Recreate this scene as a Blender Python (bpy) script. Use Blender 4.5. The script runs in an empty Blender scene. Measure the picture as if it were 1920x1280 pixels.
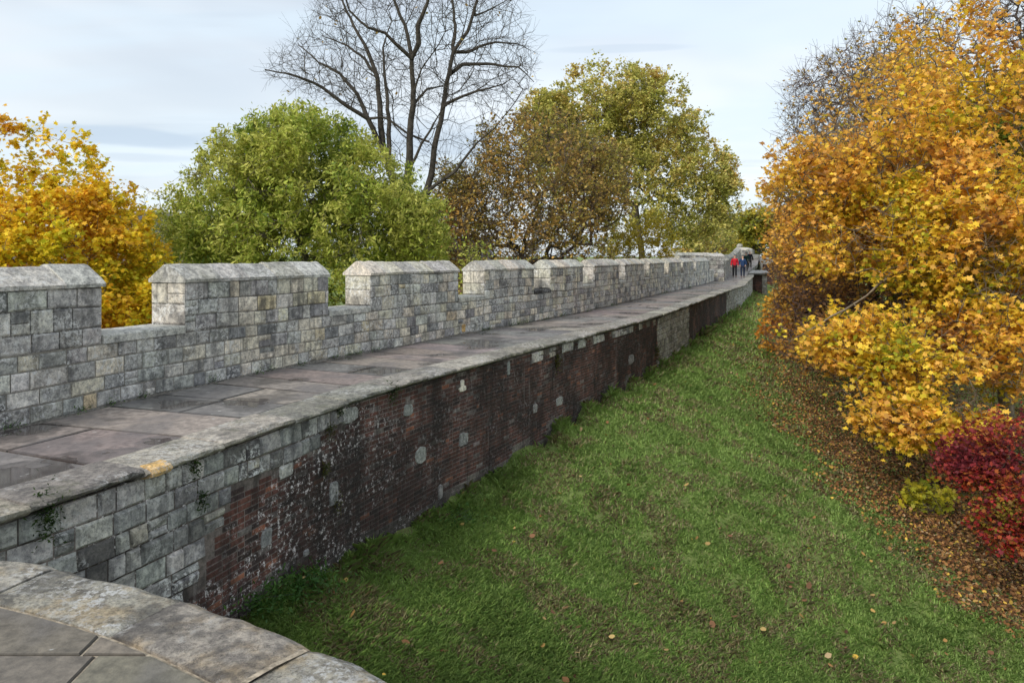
import bpy, math, random
import numpy as np
from mathutils import Vector
RN = np.random.default_rng(7); random.seed(7)
S = bpy.context.scene; COL = S.collection
FPX, HY, CZ = 1350.0, 480.0, 1.65
def P(px, py, D): return np.array([(px-960)*D/FPX, D, CZ-(py-HY)*D/FPX])
def proj(x, y, z): return 960+FPX*x/y, HY+FPX*(CZ-z)/y
# ------------------------------------------------------------------ helpers
def hsh(*a):
    h = np.zeros_like(np.asarray(a[0], dtype=np.int64))
    for k, v in zip((374761393, 668265263, 2147483647, 1274126177), a): h = (h + np.asarray(v, np.int64)*k) & 0xffffffff
    h = ((h ^ (h >> 13))*1274126177) & 0xffffffff
    h = ((h ^ (h >> 15))*668265263) & 0xffffffff
    return ((h ^ (h >> 16)) & 0xffff)/65535.0
def vn(p, seed=0):
    p = np.atleast_2d(np.asarray(p, float)); i = np.floor(p).astype(np.int64); f = p-i; f = f*f*(3-2*f); n = p.shape[1]; out = 0
    for c in range(2**n):
        w = 1; idx = []
        for a in range(n):
            b = (c >> a) & 1; w = w*(f[:, a] if b else 1-f[:, a]); idx.append(i[:, a]+b)
        idx.append(np.full(len(p), seed)); out = out+w*hsh(*idx)
    return out
def fbm(p, seed=0, o=3):
    p = np.asarray(p, float); return sum(vn(p*2**k, seed+k)*.5**k for k in range(o))/sum(.5**k for k in range(o))
def setp(o, label=None, cat=None, group=None, kind=None):
    if label: o['label'] = label
    if cat: o['category'] = cat
    if group: o['group'] = group
    if kind: o['kind'] = kind
    return o
def empty(name, loc, label, cat, group=None):
    o = bpy.data.objects.new(name, None); COL.objects.link(o); o.location = tuple(float(v) for v in loc); o.empty_display_size = .3
    return setp(o, label, cat, group)
def link(name, me, mat, parent=None):
    if mat: me.materials.append(mat)
    o = bpy.data.objects.new(name, me); COL.objects.link(o)
    if parent:
        o.parent = parent; q = parent; off = Vector((0, 0, 0))
        while q: off += q.location; q = q.parent
        o.location = -off           # mesh data stays in world coordinates
    return o
def mesh_np(name, V, F, C, mat, parent=None, smooth=False):
    V = np.asarray(V, np.float32).reshape(-1, 3); F = np.asarray(F, np.int32); k = F.shape[1]
    me = bpy.data.meshes.new(name); me.vertices.add(len(V)); me.vertices.foreach_set('co', V.ravel())
    me.loops.add(F.size); me.loops.foreach_set('vertex_index', F.ravel()); me.polygons.add(len(F))
    me.polygons.foreach_set('loop_start', np.arange(len(F), dtype=np.int32)*k)
    if smooth: me.polygons.foreach_set('use_smooth', np.ones(len(F), bool))
    me.update(calc_edges=True)
    if C is not None:
        C = np.asarray(C, np.float32); C4 = np.ones((len(F), 4), np.float32); C4[:, :3] = C
        a = me.color_attributes.new('Col', 'FLOAT_COLOR', 'CORNER'); a.data.foreach_set('color', np.repeat(C4, k, axis=0).ravel())
    return link(name, me, mat, parent)
class MB:
    def __init__(s): s.v = []; s.f = []; s.c = []
    def add(s, vs, fs, col):
        n = len(s.v); s.v += [tuple(map(float, v)) for v in vs]
        for f in fs: s.f.append(tuple(i+n for i in f)); s.c.append(col)
    def build(s, name, mat, parent=None, smooth=False):
        me = bpy.data.meshes.new(name); me.from_pydata(s.v, [], s.f); me.update()
        a = me.color_attributes.new('Col', 'FLOAT_COLOR', 'CORNER'); d = []
        for p, c in zip(me.polygons, s.c): d += [c[0], c[1], c[2], 1.0]*p.loop_total
        a.data.foreach_set('color', d)
        if smooth: me.polygons.foreach_set('use_smooth', [True]*len(me.polygons))
        return link(name, me, mat, parent)
def jc(c, v=.12):
    k = 1+random.uniform(-v, v); return tuple(max(0, min(1, x*k*(1+random.uniform(-.03, .03)))) for x in c)
class Curve:
    def __init__(s, pts, step=.1, sm=0):
        p = np.array(pts, float); d = np.r_[0, np.cumsum(np.hypot(*np.diff(p, axis=0).T))]
        t = np.arange(0, d[-1], step); q = np.c_[np.interp(t, d, p[:, 0]), np.interp(t, d, p[:, 1])]
        if sm:
            n = int(sm/step); k = np.exp(-.5*(np.arange(-3*n, 3*n+1)/n)**2); k /= k.sum()
            a = np.vstack([q[0]+(q[0]-q[1])*np.arange(3*n, 0, -1)[:, None], q, q[-1]+(q[-1]-q[-2])*np.arange(1, 3*n+1)[:, None]])
            q = np.c_[np.convolve(a[:, 0], k, 'valid'), np.convolve(a[:, 1], k, 'valid')]
        s.q = q; s.d = np.r_[0, np.cumsum(np.hypot(*np.diff(q, axis=0).T))]; s.L = s.d[-1]
        g = np.gradient(q, axis=0); g /= np.linalg.norm(g, axis=1)[:, None]; s.n = np.c_[g[:, 1], -g[:, 0]]
    def at(s, u, off=0):
        nx = np.interp(u, s.d, s.n[:, 0]); ny = np.interp(u, s.d, s.n[:, 1])
        x = np.interp(u, s.d, s.q[:, 0]); y = np.interp(u, s.d, s.q[:, 1])
        if np.ndim(u) == 0 and (u < 0 or u > s.L):
            e = u if u < 0 else u-s.L; x += -ny*e; y += nx*e
        return x+nx*off, y+ny*off
    def dist(s, x, y):
        r = np.empty(len(x)); us = np.empty(len(x))
        for i in range(0, len(x), 4000):
            dx = x[i:i+4000, None]-s.q[None, ::3, 0]; dy = y[i:i+4000, None]-s.q[None, ::3, 1]; dd = dx*dx+dy*dy; k = dd.argmin(1)
            a = np.arange(len(k)); sg = np.sign(dx[a, k]*s.n[::3][k, 0]+dy[a, k]*s.n[::3][k, 1]); r[i:i+4000] = np.sqrt(dd[a, k])*sg; us[i:i+4000] = s.d[::3][k]
        return r, us
    def s_px(s, px, off=0):
        u = np.arange(0, s.L, .02); x, y = s.at(u, off); m = y > 2.5; u = u[m]; v = 960+FPX*x[m]/y[m]; return float(u[np.abs(v-px).argmin()])
# ------------------------------------------------------------------ materials
class NT:
    def __init__(s, name):
        s.m = bpy.data.materials.new(name); s.m.use_nodes = True; s.t = s.m.node_tree; s.t.nodes.clear()
        s.out = s.n('ShaderNodeOutputMaterial'); s.tc = s.n('ShaderNodeTexCoord')
    def n(s, ty, **kw):
        o = s.t.nodes.new(ty)
        for k, v in kw.items(): setattr(o, k, v)
        return o
    def l(s, a, b): s.t.links.new(a, b)
    def val(s, sock, v):
        if hasattr(v, 'links'): s.l(v, sock)
        else: sock.default_value = v
    def noise(s, scale, det=4, rough=.6, stretch=None, dist=0, loc=None):
        o = s.n('ShaderNodeTexNoise'); o.inputs['Scale'].default_value = scale; o.inputs['Detail'].default_value = det
        o.inputs['Roughness'].default_value = rough; o.inputs['Distortion'].default_value = dist
        mp = s.n('ShaderNodeMapping'); mp.inputs['Scale'].default_value = stretch or (1, 1, 1); mp.inputs['Location'].default_value = loc or (0, 0, 0)
        s.l(s.tc.outputs['Object'], mp.inputs[0]); s.l(mp.outputs[0], o.inputs['Vector']); return o.outputs['Fac']
    def ramp(s, f, a, b, c0=0., c1=1.):
        o = s.n('ShaderNodeMapRange'); o.interpolation_type = 'SMOOTHSTEP'; s.l(f, o.inputs[0])
        for i, v in zip((1, 2, 3, 4), (a, b, c0, c1)): o.inputs[i].default_value = v
        return o.outputs[0]
    def mix(s, f, a, b, mode='MIX'):
        o = s.n('ShaderNodeMix', data_type='RGBA', blend_type=mode); s.val(o.inputs[0], f)
        for i, v in ((6, a), (7, b)): s.val(o.inputs[i], v if hasattr(v, 'links') else (*v, 1))
        return o.outputs[2]
    def mul(s, a, b, op='MULTIPLY'):
        o = s.n('ShaderNodeMath', operation=op); s.val(o.inputs[0], a); s.val(o.inputs[1], b); return o.outputs[0]
    def attr(s): o = s.n('ShaderNodeAttribute'); o.attribute_name = 'Col'; return o.outputs['Color']
    def fin(s, col, rough=.9, bump=None, bs=.5, bd=.01, spec=.3):
        b = s.n('ShaderNodeBsdfPrincipled'); s.val(b.inputs['Base Color'], col if hasattr(col, 'links') else (*col, 1)); s.val(b.inputs['Roughness'], rough)
        b.inputs['Specular IOR Level'].default_value = spec
        if bump is not None:
            u = s.n('ShaderNodeBump'); u.inputs['Strength'].default_value = bs; u.inputs['Distance'].default_value = bd
            s.l(bump, u.inputs['Height']); s.l(u.outputs[0], b.inputs['Normal'])
        s.l(b.outputs[0], s.out.inputs[0]); return s.m
def mat_stone(name, dark=.55, lich=.5, streak=.4, bd=.012, moss=0., warm=0.):
    t = NT(name); c = t.attr()
    n1 = t.noise(2.6, 6, .7); n2 = t.noise(13, 8, .75); n3 = t.noise(48, 6, .8); st = t.noise(8, 5, .65, (1, 1, .1))
    if warm: c = t.mix(t.mul(t.ramp(t.noise(4, 5, .6, loc=(8, 8, 1)), .45, .65), warm), c, (.42, .3, .15))
    c = t.mix(1., c, t.mix(t.ramp(n2, .36, .64), (.68, .68, .69), (1.5, 1.48, 1.43)), 'MULTIPLY')
    c = t.mix(t.mul(t.ramp(n1, .48, .6), dark), c, (.06, .06, .063))
    c = t.mix(t.mul(t.ramp(st, .5, .64), streak), c, (.06, .06, .062))
    c = t.mix(t.mul(t.ramp(n3, .5, .62), .55), c, (.055, .053, .052))
    if moss: c = t.mix(t.mul(t.ramp(t.noise(3.5, 6, .7, loc=(3, 7, 1)), .55, .66), moss), c, (.07, .085, .03))
    lm = t.mul(t.ramp(t.noise(22, 7, .8, loc=(9, 2, 4)), .505, .55), t.ramp(t.noise(1.7, 4, .65, loc=(5, 1, 8)), .44, .6))
    c = t.mix(t.mul(lm, lich), c, (.7, .7, .69))
    h = t.mul(t.mul(n2, 1.2), t.mul(n3, .8), 'ADD')
    return t.fin(c, .92, h, 1., bd)
M_stone = mat_stone('weathered_limestone', .55, .85, .5)
M_cap = mat_stone('limestone_cap', .3, .6, .3, moss=.25)
M_coping = mat_stone('worn_coping_stone', .35, .45, .1, moss=.3)
M_rstone = mat_stone('retaining_wall_stone', .4, 1., .4)
M_patch = mat_stone('grey_patch_stone', .2, .5, .25)
M_near = mat_stone('lichened_gritstone', .6, 1., .0, bd=.03, warm=.5)
def mat_brick():
    t = NT('old_dark_brick'); c = t.attr(); n2 = t.noise(20, 5, .7); n1 = t.noise(.8, 4, .6); st = t.noise(3.2, 5, .65, (1, 1, .08)); st2 = t.noise(5, 4, .6, (1, 1, .1), loc=(4, 8, 0))
    c = t.mix(1., c, t.mix(t.ramp(n2, .3, .7), (.6, .6, .6), (1.35, 1.3, 1.3)), 'MULTIPLY')
    c = t.mix(t.mul(t.ramp(n1, .4, .58), .72), c, (.022, .018, .018))
    c = t.mix(t.mul(t.ramp(t.noise(5, 6, .7, (1, 1, .5), loc=(1, 2, 3)), .45, .6), .45), c, (.03, .024, .022))
    c = t.mix(t.mul(t.ramp(st, .5, .64), .6), c, (.022, .019, .018))
    c = t.mix(t.mul(t.ramp(st2, .62, .75), .35), c, (.3, .28, .27))
    sep = t.n('ShaderNodeSeparateXYZ'); t.l(t.tc.outputs['Object'], sep.inputs[0])
    w = t.ramp(t.noise(1.3, 4, .65, loc=(2, 0, 6)), .4, .58)
    near = t.ramp(sep.outputs[1], 7.3, 10.5, 1., .22); w = t.mul(w, near)
    c = t.mix(t.mul(t.mul(t.ramp(t.noise(17, 6, .8, loc=(7, 7, 7)), .55, .6), w), .95), c, (.72, .68, .68))
    c = t.mix(t.mul(t.ramp(t.noise(70, 3, .6), .68, .74), .5), c, (.5, .5, .5))
    return t.fin(c, .9, t.mul(n2, t.noise(60, 4, .6), 'ADD'), .8, .008)
M_brick = mat_brick()
def mat_paving(name, wet=1.):
    t = NT(name); c = t.attr(); n2 = t.noise(12, 6, .7); n1 = t.noise(1.5, 5, .6)
    c = t.mix(1., c, t.mix(t.ramp(n2, .3, .7), (.6, .6, .6), (1.35, 1.34, 1.3)), 'MULTIPLY')
    c = t.mix(t.mul(t.ramp(n1, .48, .6), .5), c, (.11, .105, .11))
    wm = t.noise(.95, 4, .5, loc=(3.1, 1.7, 0)); damp = t.mul(t.ramp(wm, .51, .555), wet); pud = t.mul(t.ramp(wm, .585, .597), wet)
    c = t.mix(t.mul(damp, .45), c, (.05, .045, .047)); c = t.mix(t.mul(pud, .5), c, (.045, .036, .034))
    sp = t.ramp(t.noise(9, 3, .5, loc=(1, 5, 2)), .7, .72); c = t.mix(t.mul(sp, .6), c, (.45, .45, .43))
    r = t.mul(t.mul(t.mul(damp, -.35), .75, 'ADD'), t.mul(pud, -.33), 'ADD')
    hb = t.mul(t.mul(n2, t.noise(60, 4, .6), 'ADD'), t.mul(pud, -.95, 'MULTIPLY'), 'ADD')
    inv = t.mul(t.mul(pud, -1.), 1., 'ADD'); h = t.mul(t.mul(n2, t.noise(60, 4, .6), 'ADD'), inv)
    return t.fin(c, r, h, .6, .006, spec=.5)
M_pave = mat_paving('wet_flagstone')
M_floor = mat_paving('bastion_flagstone', .15)
def mat_simple(name, col=None, rough=.9, ns=20, var=.35, bd=.01, spec=.3):
    t = NT(name); c = t.attr() if col is None else (*col,); n = t.noise(ns, 5, .65)
    k = t.mix(t.ramp(n, .3, .7), (1-var,)*3, (1+var,)*3); c = t.mix(1., c, k, 'MULTIPLY'); return t.fin(c, rough, n, .6, bd, spec)
M_mortar = mat_simple('mortar', (.24, .225, .2), ns=30)
M_core = mat_simple('dark_mortar', (.12, .105, .1), ns=30)
M_bark = mat_simple('bark', None, ns=9, var=.45, bd=.03)
M_col = mat_simple('painted_colour', None, ns=12, var=.15)
def mat_leaf(name, tr=.4, rough=.55):
    t = NT(name); c = t.attr(); b = t.n('ShaderNodeBsdfPrincipled'); t.l(c, b.inputs['Base Color']); b.inputs['Roughness'].default_value = rough; b.inputs['Specular IOR Level'].default_value = .3
    x = t.n('ShaderNodeBsdfTranslucent'); t.l(c, x.inputs[0]); m = t.n('ShaderNodeMixShader'); m.inputs[0].default_value = tr
    t.l(b.outputs[0], m.inputs[1]); t.l(x.outputs[0], m.inputs[2]); t.l(m.outputs[0], t.out.inputs[0]); return t.m
M_leaf = mat_leaf('leaf'); M_grass = mat_leaf('grass_blade', .45); M_dead = mat_leaf('dead_leaf', .1, .8)
def mat_ground():
    t = NT('turf_soil'); n1 = t.noise(.9, 5, .65); n2 = t.noise(9, 6, .75); n3 = t.noise(60, 5, .8)
    c = t.mix(t.ramp(n2, .35, .65), (.14, .21, .05), (.24, .3, .09)); c = t.mix(t.mul(t.ramp(n1, .5, .68), .6), c, (.13, .12, .05))
    c = t.mix(1., c, t.mix(t.ramp(n3, .3, .7), (.5, .5, .5), (1.4, 1.4, 1.4)), 'MULTIPLY'); c = t.mix(t.mul(t.ramp(n3, .55, .6), t.ramp(n1, .3, .7)), c, (.05, .036, .018))
    return t.fin(c, .95, t.mul(n2, n3, 'ADD'), 1., .03)
M_ground = mat_ground()
# ------------------------------------------------------------------ wall curves
base_pts = [(-9, -3), (-7.1, 1.5), (-6.2, 3.8), (-5.5, 5.4), (-4.83, 6.85), (-4.45, 8.1), (-4.02, 9.3), (-3.45, 10.55), (-2.45, 12.5), (-1.43, 14.45), (0, 17.2), (1.0, 19.1), (2.22, 21.6), (3.8, 25.2), (5.36, 28.9), (6.84, 32.4), (8.49, 36.1), (9.9, 39.3), (11.7, 43.3), (13.3, 47.4)]
C = Curve(base_pts, sm=.6)
WW = 2.35
rq = [C.at(u, WW) for u in np.arange(0, C.L, .4)]; rq = [p for p in rq if p[1] < 42.5]
R = Curve(rq+[(14.1, 43.4), (15.6, 47.5), (17.6, 53), (19.8, 59), (21.8, 65)], sm=.5)
BC = np.array([-4.25, -1.93]); BR, BI = 6.04, 5.64            # near bastion circle
far_axis = Curve(rq+[(14.1, 43.4), (17.6, 53), (21.8, 65), (26.5, 76), (31.5, 90), (45, 130), (80, 240)], step=.5, sm=.5)
ZB = np.array([(-5, -1.5), (4, -1.45), (6.4, -1.5), (7.7, -1.7), (9.6, -2.05), (11.1, -1.95), (13, -1.65), (15, -1.45), (20, -1.43), (29, -1.28), (43, -1.1), (55, -1.35), (66, -1.6), (80, -.9), (100, .3), (130, 1.)])
_u = np.arange(-5, 131, .25); _v = np.interp(_u, ZB[:, 0], ZB[:, 1]); _k = np.exp(-.5*(np.arange(-12, 13)/4.)**2); _k /= _k.sum(); ZBs = (_u, np.convolve(np.pad(_v, 12, 'edge'), _k, 'valid'))
def zground(x, y):
    x = np.asarray(x, float).ravel(); y = np.asarray(y, float).ravel()
    d, u = far_axis.dist(x, y); _, yy = far_axis.at(u); zb = np.interp(yy, ZBs[0], ZBs[1])
    dc = np.hypot(x-BC[0], y-BC[1])-BR; dr = np.where(dc < d, np.maximum(dc, -1), d); dr = np.where(y < 4, dc, dr)
    t = np.clip(dr, 0, None); zr = zb-.3*np.minimum(t, 9)-.1*np.clip(t-9, 0, 12)
    zr = np.maximum(zr, -6.2)
    lo = -d-WW-.6; zl = -1.8-.45*np.clip(lo, 0, 9)
    z = np.where((d < -.4) & (dc > 0), np.where(lo > -.3, zl, -1.9), zr); z = np.where(dc < -.4, -2.2, z)
    z = z+.10*(fbm(np.c_[x, y]*.35, 3)-.5)+.05*(fbm(np.c_[x, y]*1.3, 9)-.5)
    far = np.hypot(x, y); k = np.clip((far-120)/200, 0, 1); return z*(1-k)-6*k
def gpt(px, py):                                            # ground point seen at a pixel
    D = np.exp(np.linspace(math.log(3), math.log(150), 3000)); p = P(px, py, 1.)
    x = p[0]*D; z = CZ+(p[2]-CZ)*D; g = zground(x, D); i = np.argmax(z < g); return np.array([x[i], D[i], g[i]])
def axis(a, b, fine, lo, hi):
    v = list(np.arange(a, b, fine)); s = fine
    while v[-1] < hi: s *= 1.25; v.append(v[-1]+s)
    s = fine; w = [v[0]]
    while w[-1] > lo: s *= 1.25; w.append(w[-1]-s)
    return np.array(sorted(set(w[1:]))+v)
ax = axis(-12, 24, .3, -4000, 4000); ay = axis(1, 60, .3, -600, 6000)
GX, GY = np.meshgrid(ax, ay); GZ = zground(GX, GY); nx, ny = len(ax), len(ay)
ZG = GZ.reshape(GX.shape)
def zgrid(x, y):
    i = np.clip(np.searchsorted(ax, x)-1, 0, nx-2); j = np.clip(np.searchsorted(ay, y)-1, 0, ny-2); u = (x-ax[i])/(ax[i+1]-ax[i]); v = (y-ay[j])/(ay[j+1]-ay[j])
    return (ZG[j, i]*(1-u)+ZG[j, i+1]*u)*(1-v)+(ZG[j+1, i]*(1-u)+ZG[j+1, i+1]*u)*v
ii = (np.arange(ny-1)[:, None]*nx+np.arange(nx-1)[None, :]).ravel()
setp(mesh_np('ground', np.c_[GX.ravel(), GY.ravel(), GZ], np.c_[ii, ii+1, ii+1+nx, ii+nx], None, M_ground, smooth=True), 'grass bank sloping down from the brick wall', kind='structure')
# ------------------------------------------------------------------ masonry
def block(mb, M, a0, a1, z0, z1, proud, col, bev=.012, jit=.006, back=0.):
    r = lambda: random.uniform(-jit, jit)
    o = [M(a0, z0, back), M(a1, z0, back), M(a1, z1, back), M(a0, z1, back)]
    p = [M(a0+bev+abs(r()), z0+bev+abs(r()), proud+r()*.8), M(a1-bev-abs(r()), z0+bev+abs(r()), proud+r()*.8), M(a1-bev-abs(r()), z1-bev-abs(r()), proud+r()*.8), M(a0+bev+abs(r()), z1-bev-abs(r()), proud+r()*.8)]
    mb.add(o+p, [(4, 5, 6, 7), (0, 1, 5, 4), (1, 2, 6, 5), (2, 3, 7, 6), (3, 0, 4, 7)], col)
def courses(mb, M, a0, a1, z0, z1, h, wr, colf, proud=.018, ok=None, gap=.006, bev=.012, jit=.006, bond=None):
    z = z0; row = 0; nr = max(1, round((z1-z0)/h)); hh = [h*random.uniform(.88, 1.12) if bond is None else h for _ in range(nr)]; k = (z1-z0)/sum(hh); hh = [v*k for v in hh]
    for dz in hh:
        a = a0 - (random.uniform(0, wr[0]*.6) if bond is None else (row % 2)*bond)
        while a < a1-.03:
            w = random.uniform(*wr) if bond is None else random.choice(wr)
            b = a+w
            if a1-b < wr[0]*.4: b = a1
            A, B = max(a, a0), min(b, a1)
            if B-A > .02 and (ok is None or ok((A+B)/2, z+dz/2)):
                q = random.random() if bond is None and B-A < .3 else 1
                if q < .13:
                    m_ = z+dz*random.uniform(.4, .6)
                    block(mb, M, A+gap, B-gap, z+gap, m_-gap*.6, proud*random.uniform(.6, 1.2), colf((A+B)/2, z+dz/4), bev, jit); block(mb, M, A+gap, B-gap, m_+gap*.6, z+dz-gap, proud*random.uniform(.6, 1.2), colf((A+B)/2, z+dz*.7), bev, jit)
                else: block(mb, M, A+gap, B-gap, z+gap, z+dz-gap, proud*random.uniform(.5, 1.4), colf((A+B)/2, z+dz/2), bev, jit)
            a = b
        z += dz; row += 1
def onc(cv, off, wv=.045): return lambda a, z, o: (*cv.at(a, off+o), z+wv*(float(vn([[a*.9, z*2.5]], 77)[0])-.5))
def core(mb, cv, a0, a1, o0, o1, z0, z1, col=(.1, .095, .09), step=.4):
    us = np.linspace(a0, a1, max(2, int((a1-a0)/step)+1)); n = len(us); V = []
    for u in us:
        for o, z in ((o0, z0), (o1, z0), (o1, z1), (o0, z1)): V.append((*cv.at(float(u), o), z))
    F = []
    for i in range(n-1):
        for k in range(4): F.append((i*4+k, i*4+(k+1) % 4, i*4+4+(k+1) % 4, i*4+4+k))
    F += [(3, 2, 1, 0), tuple((n-1)*4+k for k in range(4))]; mb.add(V, F, col)
G1, G2, G3, CR, YL = (.39, .385, .37), (.26, .26, .262), (.52, .51, .48), (.6, .555, .46), (.54, .46, .32)
def parcol(a, z):
    px, _ = proj(*C.at(a), z); r = random.random(); warm = .62 if 430 < px < 620 else (.22 if px > 640 else .08)
    if r < warm*.35: c = YL if random.random() < .5 and px < 900 else CR
    elif r < warm: c = CR
    else: c = random.choice([G1, G1, G2, G3, G3, G1] if px < 640 else [G1, G3, G3, G3, CR, G2])
    return jc(c, .18)
TH, SILL, EAVE, RIDGE = .56, .78, 1.32, 1.55
sx = lambda px: C.s_px(px)
mer = [(sx(190)-2.7, sx(189.5)), (sx(347), sx(615)), (sx(694), sx(859)), (sx(908), sx(1001)), (sx(1032), sx(1093)), (sx(1113), sx(1160.5)), (sx(1172), sx(1208)), (sx(1217), sx(1245)), (sx(1254), sx(1276)), (sx(1281), sx(1300)), (sx(1305), sx(1330))]
mer = [(mer[0][0]-4.1, mer[0][0]-1.3)]+mer
s0p = sx(0)-4.5; s1p = C.L-.05
wall = empty('city_wall', (*C.at(15.0), 0), 'long medieval stone wall with crenellated parapet and dark brick inner face', 'city wall')
mb = MB(); core(mb, C, s0p, s1p, -TH, -.004, -.25, SILL-.09); mb.build('parapet_core', M_mortar, wall)
mb = MB(); fr = onc(C, 0); courses(mb, fr, s0p, s1p, 0, SILL-.095, .185, (.16, .42), parcol, .011, jit=.011)
a_ = sx(868); block(mb, onc(C, 0), a_-.06, a_+.07, .03, .21, .026, (.62, .4, .15))
bk = lambda a, z, o: (*C.at(a, -TH-o), z); core(mb, C, s0p, s1p, -TH-.02, -TH-.003, -2.6, SILL-.1, G2)
mb.build('parapet_wall', M_stone, wall)
mb = MB()
edges = [s0p]+[v for m in mer for v in m]+[s1p]
for i in range(0, len(edges), 2):
    a, b = edges[i]+.003, edges[i+1]-.003
    if b-a < .15: continue
    n = max(1, round((b-a)/.7)); w = (b-a)/n
    for k in range(n):
        A, B = a+k*w+.004, a+(k+1)*w-.004; z1 = SILL+random.uniform(-.006, .006); c = jc((.5, .49, .46) if (i, k) != (2, n-1) else (.68, .65, .58), .1)
        if i == 10: c = (.035, .035, .037)
        V = []; 
        for u in (A, B):
            for o, z in ((-TH-.02, SILL-.095), (.022, SILL-.095), (.024, z1-.02), (.008, z1), (-TH-.01, z1)): V.append((*C.at(u, o), z))
        mb.add(V, [(k2, (k2+1) % 5, 5+(k2+1) % 5, 5+k2) for k2 in range(5)]+[(4, 3, 2, 1, 0), (5, 6, 7, 8, 9)], c)
mb.build('sill', M_cap, wall)
def cap(cv, a, b, zf, parent, eave=EAVE, ridge=RIDGE, th=TH, name='cap'):
    mb = MB(); n = max(1, round((b-a)/.52)); cuts = np.linspace(a-.025, b+.025, n+1); cuts[1:-1] += RN.uniform(-.1, .1, n-1)
    for k in range(n):
        A, B = cuts[k]+.003, cuts[k+1]-.003; dz = random.uniform(-.012, .012); ov = random.uniform(.012, .032); c = jc((.44, .43, .40) if random.random() < .75 else (.54, .5, .42), .15); sk = random.uniform(-.05, .05) if 0 < k < n-1 else 0
        prof = [(-th-ov, eave-.005), (ov, eave-.005), (ov+.006, eave+.035), (-.03, eave+.085+dz), (-th/2+.05, ridge-.012+dz), (-th/2, ridge+dz), (-th/2-.05, ridge-.012+dz), (-th-ov, eave+.035)]
        V = []; m = 4
        for j in range(m+1):
            u = A+(B-A)*j/m
            for q, (o, z) in enumerate(prof):
                e = .007 if 2 <= q <= 6 else .003; V.append((*cv.at(u, o+random.uniform(-e, e)), z+zf(u)+random.uniform(-e, e)))
        K = len(prof); F = [(j*K+q, j*K+(q+1) % K, (j+1)*K+(q+1) % K, (j+1)*K+q) for j in range(m) for q in range(K)]
        F += [tuple(range(K-1, -1, -1)), tuple(m*K+q for q in range(K))]; mb.add(V, F, c)
    return mb.build(name, M_cap, parent)
def merlon(cv, a, b, zf, z0=SILL-.09, eave=EAVE, ridge=RIDGE, th=TH, colf=parcol, parent=wall, label=None):
    mb = MB(); z = zf((a+b)/2); core(mb, cv, a+.006, b-.006, -th+.004, -.004, z+z0, z+eave-.006, (.16, .15, .14))
    courses(mb, onc(cv, 0), a+.0, b-.0, z+z0+.005, z+eave-.012, .215, (.17, .42), colf, .011, jit=.011)
    for u, sg in ((a, -1), (b, 1)):          # end faces: big pale stones
        x0, y0 = cv.at(u+.006*(-sg), 0); x1, y1 = cv.at(u+.006*(-sg), -th); L = math.hypot(x1-x0, y1-y0); ex, ey = (x1-x0)/L, (y1-y0)/L; ox, oy = (-ey, ex) if sg*1 > 0 else (ey, -ex)
        tx, ty = cv.at(u+.1, 0); t0x, t0y = cv.at(u, 0); 
        if (ox*(tx-t0x)+oy*(ty-t0y))*sg < 0: ox, oy = -ox, -oy
        Mf = lambda q, zz, o: (x0+ex*q+ox*o, y0+ey*q+oy*o, zz)
        courses(mb, Mf, .0, L, z+z0+.1, z+eave-.008, .27, (.3, .56), lambda *_: jc((.5, .47, .41), .12), .014)
    o = mb.build('merlon', M_stone, parent)
    if label: o['label'] = label
    cap(cv, a, b, zf, o, eave, ridge, th); return o
for m in mer: merlon(C, *m, lambda u: 0)
# retaining wall -------------------------------------------------------------
DG = far_axis.dist(GX.ravel(), GY.ravel())[0].reshape(GX.shape)
def dgrid(x, y):
    i = np.clip(np.searchsorted(ax, x)-1, 0, nx-2); j = np.clip(np.searchsorted(ay, y)-1, 0, ny-2); u = (x-ax[i])/(ax[i+1]-ax[i]); v = (y-ay[j])/(ay[j+1]-ay[j])
    return (DG[j, i]*(1-u)+DG[j, i+1]*u)*(1-v)+(DG[j+1, i]*(1-u)+DG[j+1, i+1]*u)*v
def zgr(cv, off, u): x, y = cv.at(u, off); return float(zground([x], [y])[0])
FO = -.11; sr0 = R.s_px(0)-.9; sr1 = R.L
stone_b = [(-999, 9999), (345, 9999), (352, 1112), (372, 1050), (402, 965), (426, 915), (482, 887), (545, 850), (600, 806), (646, 0)]
pan = [(1233, 1291), (1362, 1404)]
patches = [(498, 1008, 11, 18), (624, 925, 9, 24), (655, 778, 16, 15), (788, 853, 10, 16), (868, 823, 9, 13), (1003, 765, 4, 9), (1048, 752, 6, 9), (825, 921, 4, 14), (765, 768, 9, 12), (867, 728, 7, 6), (866, 718, 4, 7), (1183, 673, 5, 9), (953, 690, 3, 14), (574, 1035, 5, 7)]
def in_stone(a, z):
    px, py = proj(*R.at(a, FO), z)
    if any(p0 < px < p1 for p0, p1 in pan): return True
    if a > R.s_px(1330) and px > 1404: return True
    b = 0
    for x0, y0 in stone_b:
        if px >= x0: b = y0
    return py < b or (px < 1240 and px > 600 and z > -.24 and random.random() < .6 and px > 1000)
def rcol(a, z):
    px, py = proj(*R.at(a, FO), z)
    if px > 1200: return jc(random.choice([(.3, .285, .25), (.24, .23, .2), (.36, .34, .3)]), .15)
    return jc(random.choice([(.42, .42, .41), (.32, .32, .32), (.17, .165, .16), (.5, .49, .46), (.38, .38, .37), (.5, .47, .4) if random.random() < .5 else (.22, .22, .22)]), .15)
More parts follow.
